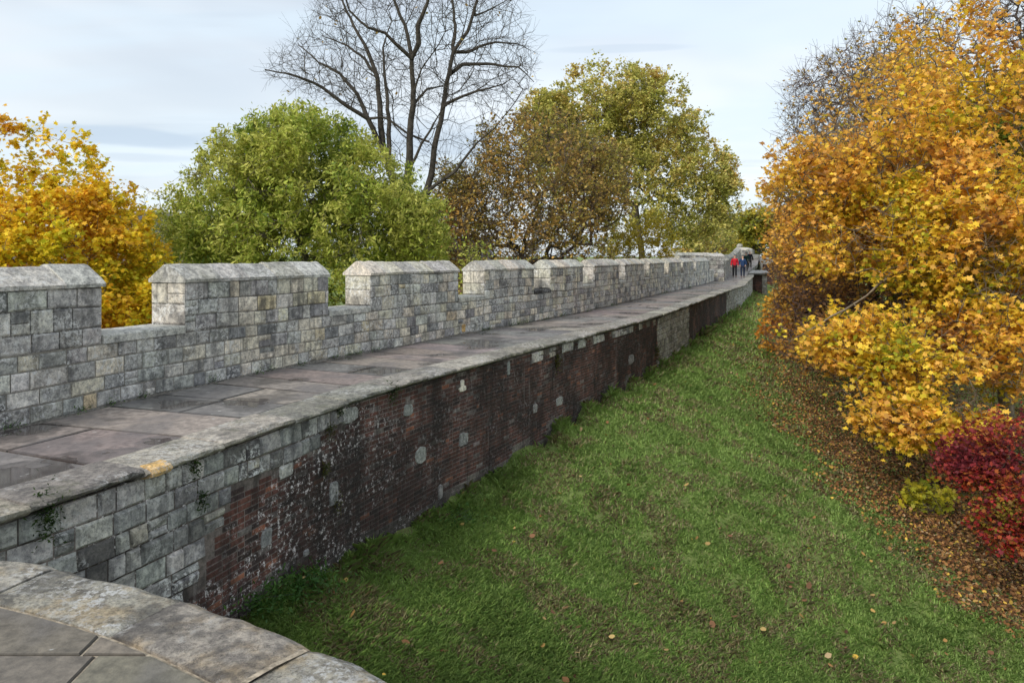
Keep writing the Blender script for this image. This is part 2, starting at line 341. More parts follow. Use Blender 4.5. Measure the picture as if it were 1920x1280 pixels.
def bcol(a, z):
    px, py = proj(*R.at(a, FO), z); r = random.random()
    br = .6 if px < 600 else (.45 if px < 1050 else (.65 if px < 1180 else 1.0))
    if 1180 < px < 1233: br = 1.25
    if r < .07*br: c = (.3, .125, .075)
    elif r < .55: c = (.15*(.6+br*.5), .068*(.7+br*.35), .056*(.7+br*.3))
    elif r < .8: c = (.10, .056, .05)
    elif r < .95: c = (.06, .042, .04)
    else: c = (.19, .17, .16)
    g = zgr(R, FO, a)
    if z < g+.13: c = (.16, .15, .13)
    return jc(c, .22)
mb = MB(); us = np.arange(sr0, sr1, .5)
core(mb, R, sr0, sr1, -1.6, FO-.0, -2.75, -.101, (.19, .165, .15)); mb.build('wall_core', M_brick, wall)
ZC0 = -2.64; mbs = MB()
courses(mbs, onc(R, FO), sr0, sr1, ZC0, -.102, .17, (.12, .33), rcol, .024, jit=.012, ok=lambda a, z: z > zgr(R, FO, a)-.25 and in_stone(a, z))
mbs.build('stone_facing', M_rstone, wall)
mbb = MB(); nrow = round((-.102-ZC0)/.058)
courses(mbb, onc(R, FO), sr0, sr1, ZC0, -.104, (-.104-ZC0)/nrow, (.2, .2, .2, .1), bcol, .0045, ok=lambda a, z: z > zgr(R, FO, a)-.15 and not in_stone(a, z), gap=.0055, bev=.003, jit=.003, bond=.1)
mbb.build('brick_facing', M_brick, wall)
for px, py, w, h in patches:
    s_ = R.s_px(px, FO); D = R.at(s_, FO)[1]; k = D/FPX; z = CZ-(py-HY)*k; a0, a1 = R.s_px(px-w, FO), R.s_px(px+w, FO)
    mb = MB(); c = jc((.27, .275, .27), .15) if (px, py) not in ((867, 728), (866, 718)) else (.75, .7, .6)
    n = 9; am, ar = (a0+a1)/2, (a1-a0)/2; outer = []; inner = []
    for q in range(n+3):
        th = 2*math.pi*q/(n+3); rr = random.uniform(.88, 1.08)
        ca, sa = math.copysign(abs(math.cos(th))**.55, math.cos(th)), math.copysign(abs(math.sin(th))**.55, math.sin(th))
        outer.append((*R.at(am+ca*ar*rr, FO-.002), z+sa*h*k*rr)); inner.append((*R.at(am+ca*(ar-.012)*rr, FO+.017), z+sa*(h*k-.012)*rr))
    n += 3; mb.add(outer+inner, [tuple(range(n, 2*n))]+[(q, (q+1) % n, n+(q+1) % n, n+q) for q in range(n)], c); mb.build('patch_stone', M_patch, wall)
# coping ---------------------------------------------------------------------
def coping(cv, a0, a1, parent, zf=lambda u: 0, w=.5, lr=(.7, 1.15), name='coping', mat=M_coping):
    mb = MB(); a = a0
    while a < a1-.1:
        b = min(a+random.uniform(*lr), a1)
        if a1-b < .3: b = a1
        c = jc(random.choice([(.27, .255, .225), (.21, .2, .18), (.33, .31, .265)]), .12); sh = random.uniform(-.018, .018); dz = random.uniform(-.008, .008)
        m = max(3, int((b-a)/.09)); K = 0; V = []; prof = [(-w+.004-sh, .006), (-w*.5, .010), (-.10, .003), (-.03, -.002), (-.004, -.012), (.0, -.035), (-.012, -.05), (-.045, -.066), (-.09, -.08), (-.125, -.1), (-w, -.1)]
        K = len(prof); us = np.linspace(a+.004, b-.004, m+1)
        nz = vn(np.c_[us*2.3, us*0], 5)-.5; n2 = vn(np.c_[us*9, us*0], 8)-.5
        for j, u in enumerate(us):
            for q, (o, z) in enumerate(prof):
                e = (.06*nz[j]+.035*n2[j]) if 2 <= q <= 8 else 0; er = random.uniform(-.004, .004)*(2 if 3 <= q <= 8 else 1) if 1 <= q <= 9 else 0
                ed = -.008 if j in (0, m) and 1 <= q <= 7 else 0
                V.append((*cv.at(float(u), o+sh+e+er+ed), z+dz+er+zf(u)+ed*.6+(.012*nz[j] if q in (5, 6, 7) else 0)))
        mb.add(V, [(j*K+q, (j+1)*K+q, (j+1)*K+(q+1) % K, j*K+(q+1) % K) for j in range(m) for q in range(K)]+[tuple(range(K)), tuple(m*K+q for q in range(K-1, -1, -1))], c); a = b
    return mb.build(name, mat, parent)
ys = R.s_px(300, 0)
coping(R, sr0, R.s_px(1404), wall); coping(R, R.s_px(1404)+.003, sr1, wall)
mb = MB(); V = []
for u, dd in ((ys-.1, .0), (ys-.05, .012), (ys+.03, .014), (ys+.085, .004)):
    for o, z in ((-.1, .004), (-.03, .008), (.03, -.012), (.042, -.045), (.025, -.075), (-.04, -.095), (-.1, -.098)): V.append((*R.at(u+random.uniform(-.01, .01), o+dd+random.uniform(-.004, .004)), z))
mb.add(V, [(j*7+q, (j+1)*7+q, (j+1)*7+(q+1) % 7, j*7+(q+1) % 7) for j in range(3) for q in range(7)]+[tuple(range(7)), tuple(21+q for q in range(6, -1, -1))], (.66, .43, .17))
oc = mb.build('replacement_stone', M_patch, wall); oc['label'] = 'small orange sandstone block let into the grey coping'
# walkway ---------------------------------------------------------------------
def flag(mb, q, z, th, col, bev=.006):
    q = np.array(q, float); c = q.mean(0); n = len(q); ins = c+(q-c)*(1-bev/np.maximum(.05, np.linalg.norm(q-c, axis=1)[:, None])*1.4)
    z = np.broadcast_to(z, (n,)); V = [(*p, zz-th) for p, zz in zip(q, z)]+[(*p, zz-.006) for p, zz in zip(q, z)]+[(*p, zz) for p, zz in zip(ins, z)]
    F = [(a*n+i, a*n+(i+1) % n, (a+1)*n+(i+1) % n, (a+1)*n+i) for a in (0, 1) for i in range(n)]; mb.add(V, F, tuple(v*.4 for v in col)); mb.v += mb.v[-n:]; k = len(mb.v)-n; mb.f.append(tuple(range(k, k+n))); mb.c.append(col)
PK, GY_, BR_ = (.25, .208, .195), (.205, .195, .188), (.265, .228, .205)
def walk(mb, cv, a0, a1, t0, t1, zf, lr=(.48, .82)):
    a = a0; sk = 0
    while a < a1-.05:
        b = min(a+random.uniform(*lr), a1); sk2 = random.uniform(-.05, .05); cuts = [t0]+([t0+(t1-t0)*random.uniform(.35, .65)] if random.random() < .35 else [])+[t1]; j = .013
        for p, q in zip(cuts[:-1], cuts[1:]):
            f = lambda t, e, s_: cv.at(e+s_*((t-t0)/(t1-t0)-.5), t)
            quad = [f(p+j, a+j, sk), f(q-j, a+j, sk), f(q-j, b-j, sk2), f(p+j, b-j, sk2)]
            flag(mb, quad, -.012+zf((a+b)/2)+random.uniform(-.003, .003)+RN.uniform(-.003, .003, 4), .07, jc(random.choice([PK, PK, GY_, BR_, GY_, BR_]), .13), .022)
        a, sk = b, sk2
mb = MB(); walk(mb, C, s0p+2.6, C.L, .004, WW-.505, lambda u: 0)
cs = np.arange(s0p, C.L-.3, .5)
core(mb, C, s0p+2.6, C.L-.1, .0, WW-.5, -.25, -.03, (.05, .05, .03))
# far part of the walk, rising
Lf = Curve([(13.45, 47.6), (14.4, 48.6), (15.6, 53), (19.0, 63.2), (23.5, 75), (26.6, 84)]); Rf_ = Curve([(14.8, 46.2), (15.25, 47.6), (17.2, 53), (21.3, 65), (25.2, 74), (28.8, 84)])
def zfar(y): return np.interp(y, [0, 58, 66, 75, 84, 200], [0, 0, .25, .8, 1.25, 1.25])
n = 44
for i in range(n):
    q = [Lf.at(Lf.L*i/n), Rf_.at(Rf_.L*i/n), Rf_.at(Rf_.L*(i+1)/n-.015), Lf.at(Lf.L*(i+1)/n-.015)]
    flag(mb, q, zfar(q[0][1])-.014+np.array([0, 0, zfar(q[2][1])-zfar(q[1][1])]+[zfar(q[2][1])-zfar(q[1][1])]), .3, jc((.3, .27, .26), .15))
setp(mb.build('path', M_pave), 'damp pinkish grey flagstone walkway along the top of the wall', kind='structure')
# ------------------------------------------------------------------ near bastion
bas = empty('stone_bastion', (-2.0, 2.0, 0), 'rounded stone bastion in the foreground with broad lichen-spotted coping slabs', 'bastion')
def clipcirc(poly, r):
    N = 128
    for k in range(N):
        t = 2*math.pi*k/N; nx_, ny_ = math.cos(t), math.sin(t); out = []
        for i in range(len(poly)):
            a, b = poly[i], poly[(i+1) % len(poly)]; da = (a[0]-BC[0])*nx_+(a[1]-BC[1])*ny_-r; db = (b[0]-BC[0])*nx_+(b[1]-BC[1])*ny_-r
            if da <= 0: out.append(a)
            if (da <= 0) != (db <= 0): s_ = da/(da-db); out.append((a[0]+(b[0]-a[0])*s_, a[1]+(b[1]-a[1])*s_))
        poly = out
        if len(poly) < 3: return None
    return poly
ang = [math.radians(v) for v in (97.3, 89, 80.7, 72.4, 63.7, 55.7, 47.4, 39, 30.8, 22.5, 14)]
for k in range(len(ang)-1):
    A, B = ang[k]-.0012, ang[k+1]+.0012; m, nr = 14, 8; V = []; dz = [.0, -.004, .004, .0, .006, 0, .003, -.003, .002, 0][k]; dr = random.uniform(-.015, .015)
    for j in range(m+1):
        t = A+(B-A)*j/m
        for q in range(nr+1):
            f = q/nr; ro = BR+dr+.05*(vn([[t*14, 0]], 3)[0]-.5)+.03*(vn([[t*60, 0]], 4)[0]-.5); r = BI+.006+(ro-BI)*f
            z = .004+dz+.012*(fbm([[t*9*3, r*5]], 6)[0]-.5)-.03*max(0, f-.85)/.15-(.008 if j in (0, m) else 0)-(.006 if q == 0 else 0)
            V.append((BC[0]+r*math.cos(t), BC[1]+r*math.sin(t), z))
        ro2 = r
        for (d2, z) in ((.012, -.05), (0, -.10), (-.05, -.14), (-.1, -.17), (-.39, -.17)):
            rr = ro2+d2+random.uniform(-.006, .006); V.append((BC[0]+rr*math.cos(t), BC[1]+rr*math.sin(t), z+dz))
    K = nr+6; F = [(j*K+q, j*K+(q+1) % K, (j+1)*K+(q+1) % K, (j+1)*K+q) for j in range(m) for q in range(K)]+[tuple(range(K-1, -1, -1)), tuple(m*K+q for q in range(K))]
    mb = MB(); mb.add(V, F, jc((.42, .395, .34), .06)); mb.build('coping_slab', M_near, bas, smooth=False)
rows = [-3, -2.2, -1.4, -.6, .2, .9, 1.55, 2.2, 2.985, 3.7, 4.4]
for r0, r1 in zip(rows[:-1], rows[1:]):
    x = {2.985: -1.79-4*1.05, 2.2: -1.69-4*.95}.get(r0, -6-random.uniform(0, .8)); st = {2.985: 1.05, 2.2: .95}.get(r0)
    while x < 4:
        w = st or random.uniform(.7, 1.2); sl = -.03 if r0 in (2.985, 2.2) else 0
        cell = [(x+.006, r0+.006), (x+w-.006, r0+.006), (x+w-.006+sl, r1-.006), (x+.006+sl, r1-.006)]
        q = clipcirc(cell, BI-.014)
        if q is not None:
            mb = MB(); flag(mb, q, 0.0, .08, jc((.17, .15, .12), .15)); mb.build('flagstone', M_floor, bas)
        x += w
mb = MB(); ts = np.linspace(math.radians(-60), math.radians(150), 80)
V = [(BC[0]+(BR-.12)*math.cos(t), BC[1]+(BR-.12)*math.sin(t), z) for t in ts for z in (-3.2, -.18)]
mb.add(V, [(2*i, 2*i+1, 2*i+3, 2*i+2) for i in range(len(ts)-1)], (.3, .3, .28)); mb.build('bastion_wall', M_rstone, bas)
mb = MB(); ts = np.linspace(0, 2*math.pi, 97)[:-1]; mb.add([(BC[0]+(BI+.02)*math.cos(t), BC[1]+(BI+.02)*math.sin(t), -.03) for t in ts], [tuple(range(96))], (.26, .22, .15)); n_ = 96; mb.v = [(x_, y_, -.010) for x_, y_, _ in mb.v]; mb.add([(BC[0]+r_*math.cos(t), BC[1]+r_*math.sin(t), -.016) for r_ in (BI, BR-.1) for t in ts], [(i, (i+1) % n_, n_+(i+1) % n_, n_+i) for i in range(n_)], (.3, .3, .3)); t_ = ang[5]; mb.add([(BC[0]+r_*math.cos(t_+q_), BC[1]+r_*math.sin(t_+q_), z_) for r_, z_ in ((BI, .004), (BI+.2, .008), (BR-.04, -.004)) for q_ in (-.0026, .0022)], [(0, 1, 3, 2), (2, 3, 5, 4)], (.4, .39, .38)); mb.build('mortar_bed', mat_simple('pale_mortar', (.34, .29, .22), ns=25, var=.5), bas)
Mb = lambda a, z, o: (BC[0]+(BR-.12+o)*math.cos(-a/BR+2.6), BC[1]+(BR-.12+o)*math.sin(-a/BR+2.6), z)
mb = MB(); courses(mb, Mb, 0, 26, -3.2, -.18, .23, (.25, .5), lambda *_: jc(G1, .2), .02); mb.build('bastion_facing', M_rstone, bas)
# ------------------------------------------------------------------ far sections
zero = lambda u: 0
fw = empty('far_bastion', (14.0, 48, 0), 'distant stone bastion where the walkway narrows behind the walkers, with stone pier at its corner', 'bastion')
def fcol(*_): return jc(random.choice([(.3, .29, .265), (.24, .235, .22), (.4, .36, .29), (.2, .19, .18)]), .15)
pier = Curve([(13.15, 47.75), (14.15, 47.95)]); mb = MB()
core(mb, pier, 0, pier.L, -.9, -.004, -.3, 1.62, (.15, .14, .13)); courses(mb, onc(pier, 0), 0, pier.L, -.05, 1.62, .26, (.3, .6), fcol, .02)
sd = Curve([(14.155, 47.95), (14.45, 48.85)])
courses(mb, onc(sd, 0), 0, sd.L, -.05, 1.62, .26, (.3, .5), fcol, .02); po = mb.build('pier', M_stone, fw)
cap(pier, 0, pier.L, zero, po, 1.62, 1.85, .9)
par = Curve([(14.45, 48.85), (15.6, 52.6), (18.95, 62.5), (23.6, 75), (26.7, 84)])
mb = MB(); zs = lambda u: float(zfar(par.at(u)[1]))
a = 0
while a < par.L-1:
    b = min(a+2, par.L); z = zs((a+b)/2); core(mb, par, a, b-.001, -.55, -.004, z-.5, z+.78, (.16, .15, .14)); courses(mb, onc(par, 0), a, b, z-.1, z+.785, .2, (.25, .5), fcol, .018); a = b
mb.build('parapet_wall', M_stone, fw)
a = .15
while a+1.9 < par.L: merlon(par, a, a+1.75, zs, z0=.785, colf=fcol, parent=fw); a += 2.35
# outer bastion parapet seen over the merlons
ob = Curve([P(1274, 480, 50)[:2], P(1333, 480, 51)[:2]]); mb = MB(); core(mb, ob, 0, ob.L, -.55, -.004, -3, 1.2, (.16, .15, .14)); courses(mb, onc(ob, 0), 0, ob.L, .2, 1.2, .2, (.25, .5), fcol, .018); mb.build('outer_parapet', M_stone, fw)
merlon(ob, 0.0, ob.L, zero, z0=1.2, eave=1.68, ridge=1.9, colf=fcol, parent=fw)
ob2 = Curve([P(1250, 480, 55)[:2], P(1268, 480, 55)[:2]]); mb = MB(); core(mb, ob2, -.6, ob2.L+.4, -.55, -.004, -3, 1.2, (.16, .15, .14)); mb.build('outer_parapet', M_stone, fw); merlon(ob2, 0, ob2.L, zero, z0=1.2, eave=1.75, ridge=1.98, colf=fcol, parent=fw)
# brick return face and far coping
rt = Curve([(21.6, 65.25), (23.25, 65.45)]); mb = MB()
core(mb, rt, 0, rt.L, -14, -.004, -2.6, .02, (.1, .08, .07)); mb.build('wall_core', M_core, fw); mb = MB()
courses(mb, onc(rt, 0), 0, rt.L, -2.2, -.02, .08, (.22, .24), lambda *_: jc(random.choice([(.13, .06, .05), (.08, .05, .045), (.2, .09, .07)]), .2), .01, gap=.005, bev=.003, jit=.002); mb.build('brick_facing', M_brick, fw)
mb = MB(); courses(mb, lambda a, z, o: (*rt.at(rt.L-.5+a, o+.012), z), 0, .5, -2.2, -.02, .3, (.5, .51), lambda *_: jc((.25, .24, .22), .1), .02); mb.build('corner_stones', M_stone, fw)
mb = MB(); q = [(21.2, 64.9), (23.35, 65.25), (24.3, 68.8), (22.4, 68.6)]; flag(mb, q, [.1, .1, .3, .3], .14, (.36, .35, .33)); mb.build('coping', M_coping, fw)
fe = empty('stepped_wall', (29, 90, 1), 'far end of the wall climbing in steps between pale stone merlons', 'city wall')
mb = MB()
for k in range(5):
    y0 = 84+k*.5; z = 1.25+.12*(k+1); flag(mb, [(.3415*y0-2.9, y0), (.3475*y0-.4, y0), (.3475*y0-.1, y0+.52+(10 if k == 4 else 0)), (.3415*y0-2.7, y0+.52+(10 if k == 4 else 0))], z, 1.5, jc((.4, .39, .37), .06))
mb.build('steps', M_coping, fe)
def farblk(x0, x1, ytop, ybot, D, dd=2.5, name='merlon'):
    a, b = P(x0, ytop, D), P(x1, ybot, D+.4); cv = Curve([a[:2], b[:2]], step=.05); mb = MB(); z1 = a[2]-.2
    core(mb, cv, 0, cv.L, -dd, -.004, b[2]-.5, z1, (.2, .19, .18)); courses(mb, onc(cv, 0), 0, cv.L, b[2], z1, .28, (.3, .6), fcol, .02)
    s2 = Curve([b[:2], (b[0]+dd*.42, b[1]+dd*.9)], step=.05); courses(mb, onc(s2, 0), 0, s2.L, b[2], z1, .28, (.3, .6), fcol, .02)
    o = mb.build(name, M_stone, fe); cap(cv, 0, cv.L, zero, o, z1, z1+.28, dd); return o
for a in [(1387, 1398, 466, 492, 86, 1.0), (1396, 1411, 465, 492, 87, 2.), (1389, 1394, 458, 470, 93, .6), (1396, 1408, 459, 470, 94, .8), (1409, 1414, 454, 475, 97, .6), (1413, 1423, 455, 475, 96, 2.5)]: farblk(*a)
mb = MB(); cv = Curve([(28.0, 80), (29.2, 84), (31.3, 90), (34.6, 99)]); core(mb, cv, 0, cv.L, -.35, 0, -1.5, 1.6, (.22, .21, .2)); mb.build('kerb_wall', M_stone, fe)
tw = empty('brick_turret', (28.6, 79.6, -1), 'small round brick turret with grey stone top on the far wall', 'turret')
def ring(mb, cx, cy, r, z0, z1, h, w, colf, proud): courses(mb, lambda a, z, o: (cx+(r+o)*math.cos(-a/r+3.5), cy+(r+o)*math.sin(-a/r+3.5), z), 0, 2*math.pi*r, z0, z1, h, w, colf, proud)
mb = MB(); ring(mb, 28.45, 79.8, .62, -2.6, .75, .09, (.2, .24), lambda *_: jc((.17, .07, .05), .3), .01); ts = np.linspace(0, 2*math.pi, 25)[:-1]
mb.add([(28.45+.6*math.cos(t), 79.8+.6*math.sin(t), z) for t in ts for z in (-2.6, .75)], [(2*i, 2*((i+1) % 24), 2*((i+1) % 24)+1, 2*i+1) for i in range(24)], (.1, .08, .07)); mb.build('brick_shaft', M_brick, tw)
mb = MB(); mb.add([(28.45+.66*math.cos(t), 79.8+.66*math.sin(t), z) for t in ts for z in (.75, 1.45)]+[(28.45, 79.8, 1.75)], [(2*i, 2*((i+1) % 24), 2*((i+1) % 24)+1, 2*i+1) for i in range(24)]+[(2*i+1, 2*((i+1) % 24)+1, 48) for i in range(24)], (.4, .39, .36)); mb.build('stone_top', M_stone, tw)
# ------------------------------------------------------------------ trees
def tubes(p0, p1, r0, r1, k):
    d = p1-p0; L = np.linalg.norm(d, axis=1)[:, None]; d = d/np.maximum(L, 1e-6); p1 = p1+d*np.minimum(r1[:, None]*.4, .03)
    up = np.where(np.abs(d[:, 2:3]) < .9, [[0, 0, 1.]], [[1., 0, 0]]); a = np.cross(d, up); a /= np.linalg.norm(a, axis=1)[:, None]; b = np.cross(d, a); n = len(p0); V = np.empty((n, 2*k, 3))
    for i in range(k):
        t = 2*math.pi*i/k; e = a*math.cos(t)+b*math.sin(t); V[:, i] = p0+e*r0[:, None]; V[:, k+i] = p1+e*r1[:, None]
    F = np.array([[i, (i+1) % k, k+(i+1) % k, k+i] for i in range(k)]); F = (F[None]+(np.arange(n)*2*k)[:, None, None]).reshape(-1, 4); return V.reshape(-1, 3), F
SIDX = []
def grow(stems, att, step=.35, pl=.12, curl=.25, droop=0.):
    """stems: polylines (first starts at ground); att: attractor points -> nodes, parents"""
    N = [np.array(stems[0][0], float)]; PA = [-1]; PLn = [0.]
    def chain(i0, pts, jit):
        i = i0
        for q in pts:
            a = N[i]; L = np.linalg.norm(q-a); m = max(1, int(L/step))
            d0 = (N[i]-N[PA[i]]) if PA[i] >= 0 else np.array([0, 0, 1.]); d0 = d0/max(1e-6, np.linalg.norm(d0))
            c1 = a+d0*L*curl+np.array([0, 0, droop*L])
            for j in range(1, m+1):
                t = j/m; p = (1-t)**2*a+2*t*(1-t)*((a+q)/2*.5+c1*.5)+t*t*q
                if j < m: p = p+RN.normal(0, jit*step, 3)
                N.append(p); PA.append(i); PLn.append(PLn[i]+L/m); i = len(N)-1
    SIDX.clear(); SIDX.append(0)
    for k, st in enumerate(stems):
        st = [np.array(p, float) for p in st]
        if k == 0: chain(0, st[1:], .04)
        else:
            A = np.array(N); i = int(((A-st[0])**2).sum(1).argmin()); chain(i, st[1:] if np.linalg.norm(A[i]-st[0]) < .3 else st, .06)
        SIDX.extend([k]*(len(N)-len(SIDX)))
    nstem = len(N); att = np.asarray(att)
    buf = np.zeros((len(N)+len(att)*14+200, 3), np.float32); pb = np.zeros(len(buf), np.float32); att = att.astype(np.float32); nb = len(N); buf[:nb] = N; pb[:nb] = PLn
    c = np.array(N[:nstem]); order = np.argsort([((c-a)**2).sum(1).min() for a in att])
    for oi in order:
        a = att[oi]; df = buf[:nb]-a; cost = np.sqrt(np.einsum('ij,ij->i', df, df))+pb[:nb]*np.float32(pl); i = int(cost.argmin()); n0 = len(N)
        if i == 0 and len(N) > 1: i = 1
        chain(i, [a], .12); new = len(N)-n0
        if nb+new >= len(buf): break
        buf[nb:nb+new] = N[n0:]; pb[nb:nb+new] = PLn[n0:]; nb += new
    return np.array(N), np.array(PA), nstem
def radii(N, PA, tip=.006, ex=.45):
    cnt = np.zeros(len(N)); ch = np.zeros(len(N), int); np.add.at(ch, PA[1:], 1); cnt[ch == 0] = 1
    for i in range(len(N)-1, 0, -1): cnt[PA[i]] += cnt[i]
    return tip*cnt**ex, ch
def leafmesh(pos, size, kind, pal, up=.6, seed=0, asp=1., nsc=.8, jitter=.18, hang=0.):
    n = len(pos); nv = RN.normal(0, 1, (n, 3)); nv[:, 2] = np.abs(nv[:, 2])+up; nv /= np.linalg.norm(nv, axis=1)[:, None]
    t = RN.normal(0, 1, (n, 3)); t[:, 2] -= hang; t -= nv*(t*nv).sum(1)[:, None]; t /= np.linalg.norm(t, axis=1)[:, None]; b = np.cross(nv, t)
    if kind == 'maple': sh = [(0, -.5), (.2, -.28), (.5, -.3), (.34, 0), (.52, .22), (.18, .2), (0, .6), (-.18, .2), (-.52, .22), (-.34, 0), (-.5, -.3), (-.2, -.28)]
    elif kind == 'oak': sh = [(0, -.5), (.34, -.15), (.3, .25), (0, .5), (-.3, .25), (-.34, -.15)]
    else: sh = [(0, -.5), (.5*asp, 0), (0, .5), (-.5*asp, 0)]
    sh = np.array(sh); k = len(sh); sz = size*RN.uniform(.6, 1.3, n)
    V = pos[:, None]+t[:, None]*(sh[None, :, 1:2]*sz[:, None, None])+b[:, None]*(sh[None, :, 0:1]*sz[:, None, None])+nv[:, None]*((sh[None, :, 0:1]**2)*-.5*sz[:, None, None])
    F = np.arange(n*k).reshape(n, k); pal = np.array(pal); f = fbm(pos*nsc, seed+11); f = (f-f.min())/(np.ptp(f)+1e-6); f = np.clip((f-.5)*1.3+.5+RN.normal(0, jitter, n), 0, .9999)*(len(pal)-1)
    i = f.astype(int); w = (f-i)[:, None]; c = pal[i]*(1-w)+pal[np.minimum(i+1, len(pal)-1)]*w; c = c*RN.uniform(.7, 1.25, n)[:, None]; return V.reshape(-1, 3), F, np.clip(c, 0, 1)
def ell_pts(ells, n, gap=.42, gs=.7, seed=0, shell=.35):
    out = []; vol = np.array([e[3]*e[4]*e[5]*(e[2]/FPX)**2 for e in ells])**.65; vol = vol/vol.sum()
    while sum(map(len, out)) < n:
        k = RN.choice(len(ells), p=vol); px, py, D, rx, ry, rd = ells[k]; m = 200; c = P(px, py, D); v = RN.normal(0, 1, (m, 3)); v /= np.linalg.norm(v, axis=1)[:, None]
        r = np.maximum(RN.random(m)**(1/3), RN.random(m)*(1 if shell > 0 else 0))[:, None]; q = c+v*r*np.array([rx*D/FPX, rd, ry*D/FPX]); q = q[fbm(q*gs, seed, 2) > gap]; out.append(q)
    q = np.vstack(out); RN.shuffle(q); return q[:n]
def tree(name, label, base, ells, n, stems=None, leaves=0, size=.1, kind='oak', pal=None, bark=(.12, .1, .08), step=.35, tip=.006, sig=.2, seed=0, gap=.42, gs=.7, group=None, cat='tree', asp=1., pl=.12, att=None, hang=0., up=.6, curl=.25, droop=0., ex=.45, nsc=.8, leafr=2.2, bareline=None, twig=1.0, twmax=14000, twl=1., es=1.12, sr=None):
    bx, by = base; bz = float(zground([bx], [by])[0])-.1
    if ells: ells = [(a, b_, c_, d*es, e*es, f*es) for a, b_, c_, d, e, f in ells]
    if att is None: att = ell_pts(ells, n, gap, gs, seed)
    if stems is None:
        c = att.mean(0); lo = np.percentile(att[:, 2], 12); top = np.array([c[0]*.6+bx*.4, c[1]*.6+by*.4, max(lo, bz+1)]); stems = [[(bx, by, bz), ((bx+top[0])/2+.1, (by+top[1])/2, (bz+top[2])/2), top]]
    else: stems = [[(bx, by, bz)]+list(stems[0])]+list(stems[1:])
    N, PA, ns = grow(stems, att, step, pl, curl, droop); r, ch = radii(N, PA, tip, ex)
    if sr:
        sx_ = np.array(SIDX)
        for k_, (ra, rb) in enumerate(sr):
            q_ = np.where(sx_ == k_)[0]
            if len(q_): r[q_] = np.maximum(r[q_]*.6, np.linspace(ra, rb, len(q_)))
    T = empty(name, (bx, by, bz), label, cat, group)
    i = np.arange(1, len(N)); rp = np.minimum(r[PA[i]], r[i]*1.35); big = r[i] > tip*5
    tw_ = []
    for nm, msk, k in (('trunk', big, 8),):
        if not msk.any(): continue
        j = i[msk]; V, F = tubes(N[PA[j]], N[j], rp[msk], r[j], k); cl = np.array(bark)*RN.uniform(.75, 1.25, len(j))[:, None]; mesh_np(nm, V, F, np.repeat(cl, k, axis=0), M_bark, T, smooth=(k == 8))
    ti = np.where((r < tip*3.2) & (np.arange(len(N)) > 1))[0]; ti = RN.choice(ti, min(int(len(ti)*twig), twmax)); pd = N[ti]-N[PA[ti]]; pd /= np.maximum(1e-6, np.linalg.norm(pd, axis=1))[:, None]
    dv_ = pd*.8+RN.normal(0, .55, (len(ti), 3))+np.array([0, 0, .12-hang*.4]); dv_ /= np.linalg.norm(dv_, axis=1)[:, None]; tl = step*RN.uniform(.6, 1.7, len(ti))*twl
    a0 = N[ti]; a1 = a0+dv_*tl[:, None]*.5; d2_ = dv_+RN.normal(0, .25, dv_.shape)+np.array([0, 0, .15]); a2 = a1+d2_*tl[:, None]*.5; d3_ = dv_+RN.normal(0, .6, dv_.shape); a3 = a1+d3_*tl[:, None]*.35; o_ = np.ones(len(ti))*tip
    j = i[~big]; V, F = tubes(np.r_[N[PA[j]], a0, a1, a1], np.r_[N[j], a1, a2, a3], np.r_[rp[~big], o_*.8, o_*.6, o_*.55], np.r_[r[j], o_*.6, o_*.4, o_*.35], 3); mesh_np('branches', V, F, np.array(bark)*RN.uniform(.75, 1.25, len(F))[:, None], M_bark, T)
    if leaves:
        thin = np.where(r < tip*leafr)[0]; w = np.ones(len(thin))
        if bareline is not None: w = bareline(N[thin])
        w = w*(fbm(N[thin]*1.1, seed+50, 2) > .36)+1e-9; idx = RN.choice(thin, leaves, p=w/w.sum()); pos = N[idx]+RN.normal(0, sig, (leaves, 3))*np.array([1, 1, .7])
        wt = fbm(a1*1.1, seed+50, 2) > .36; wt = wt*(bareline(a1) if bareline is not None else 1.)+1e-9; k2 = RN.choice(len(a1), leaves//2, p=wt/wt.sum()); u_ = RN.uniform(.3, 1.05, leaves//2)[:, None]; pos[:leaves//2] = a1[k2]*(1-u_)+np.where(RN.random((leaves//2, 1)) < .5, a2[k2], a3[k2])*u_+RN.normal(0, size*.45, (leaves//2, 3)); V, F, c = leafmesh(pos, size, kind, pal, up, seed, asp, nsc, hang=hang); mesh_np('crown', V, F, c, M_leaf, T)
    return T
YEL = [(.5, .5, .03), (.75, .6, .03), (.88, .62, .04), (.85, .5, .04), (.6, .3, .03)]
ORY = [(.36, .4, .03), (.76, .58, .045), (.9, .6, .06), (.92, .54, .1), (.8, .42, .08), (.4, .2, .06)]
GRN = [(.14, .21, .035), (.29, .36, .05), (.43, .48, .08), (.56, .54, .13), (.38, .4, .09)]
OLV = [(.26, .28, .06), (.45, .44, .1), (.6, .56, .16), (.68, .56, .17), (.52, .33, .1)]
BRN = [(.32, .3, .07), (.42, .33, .08), (.54, .38, .11), (.6, .35, .09), (.28, .22, .13)]
RED = [(.13, .02, .03), (.26, .035, .04), (.2, .025, .035), (.4, .06, .035), (.42, .16, .03), (.5, .035, .03), (.17, .03, .05), (.32, .26, .03)]
b = P(20, 480, 19); tree('yellow_tree', 'golden yellow tree behind the first merlon at the left edge', (b[0], b[1]), [(40, 420, 19, 170, 180, 2.8), (-80, 400, 19, 140, 180, 2.5), (30, 320, 19, 75, 75, 1.5), (140, 530, 18.5, 130, 160, 2.4), (215, 520, 19, 70, 110, 1.8), (60, 560, 18, 220, 190, 2.5)], 1300, leaves=60000, size=.112, kind='maple', pal=YEL, sig=.2, seed=1, step=.3, gap=.36)
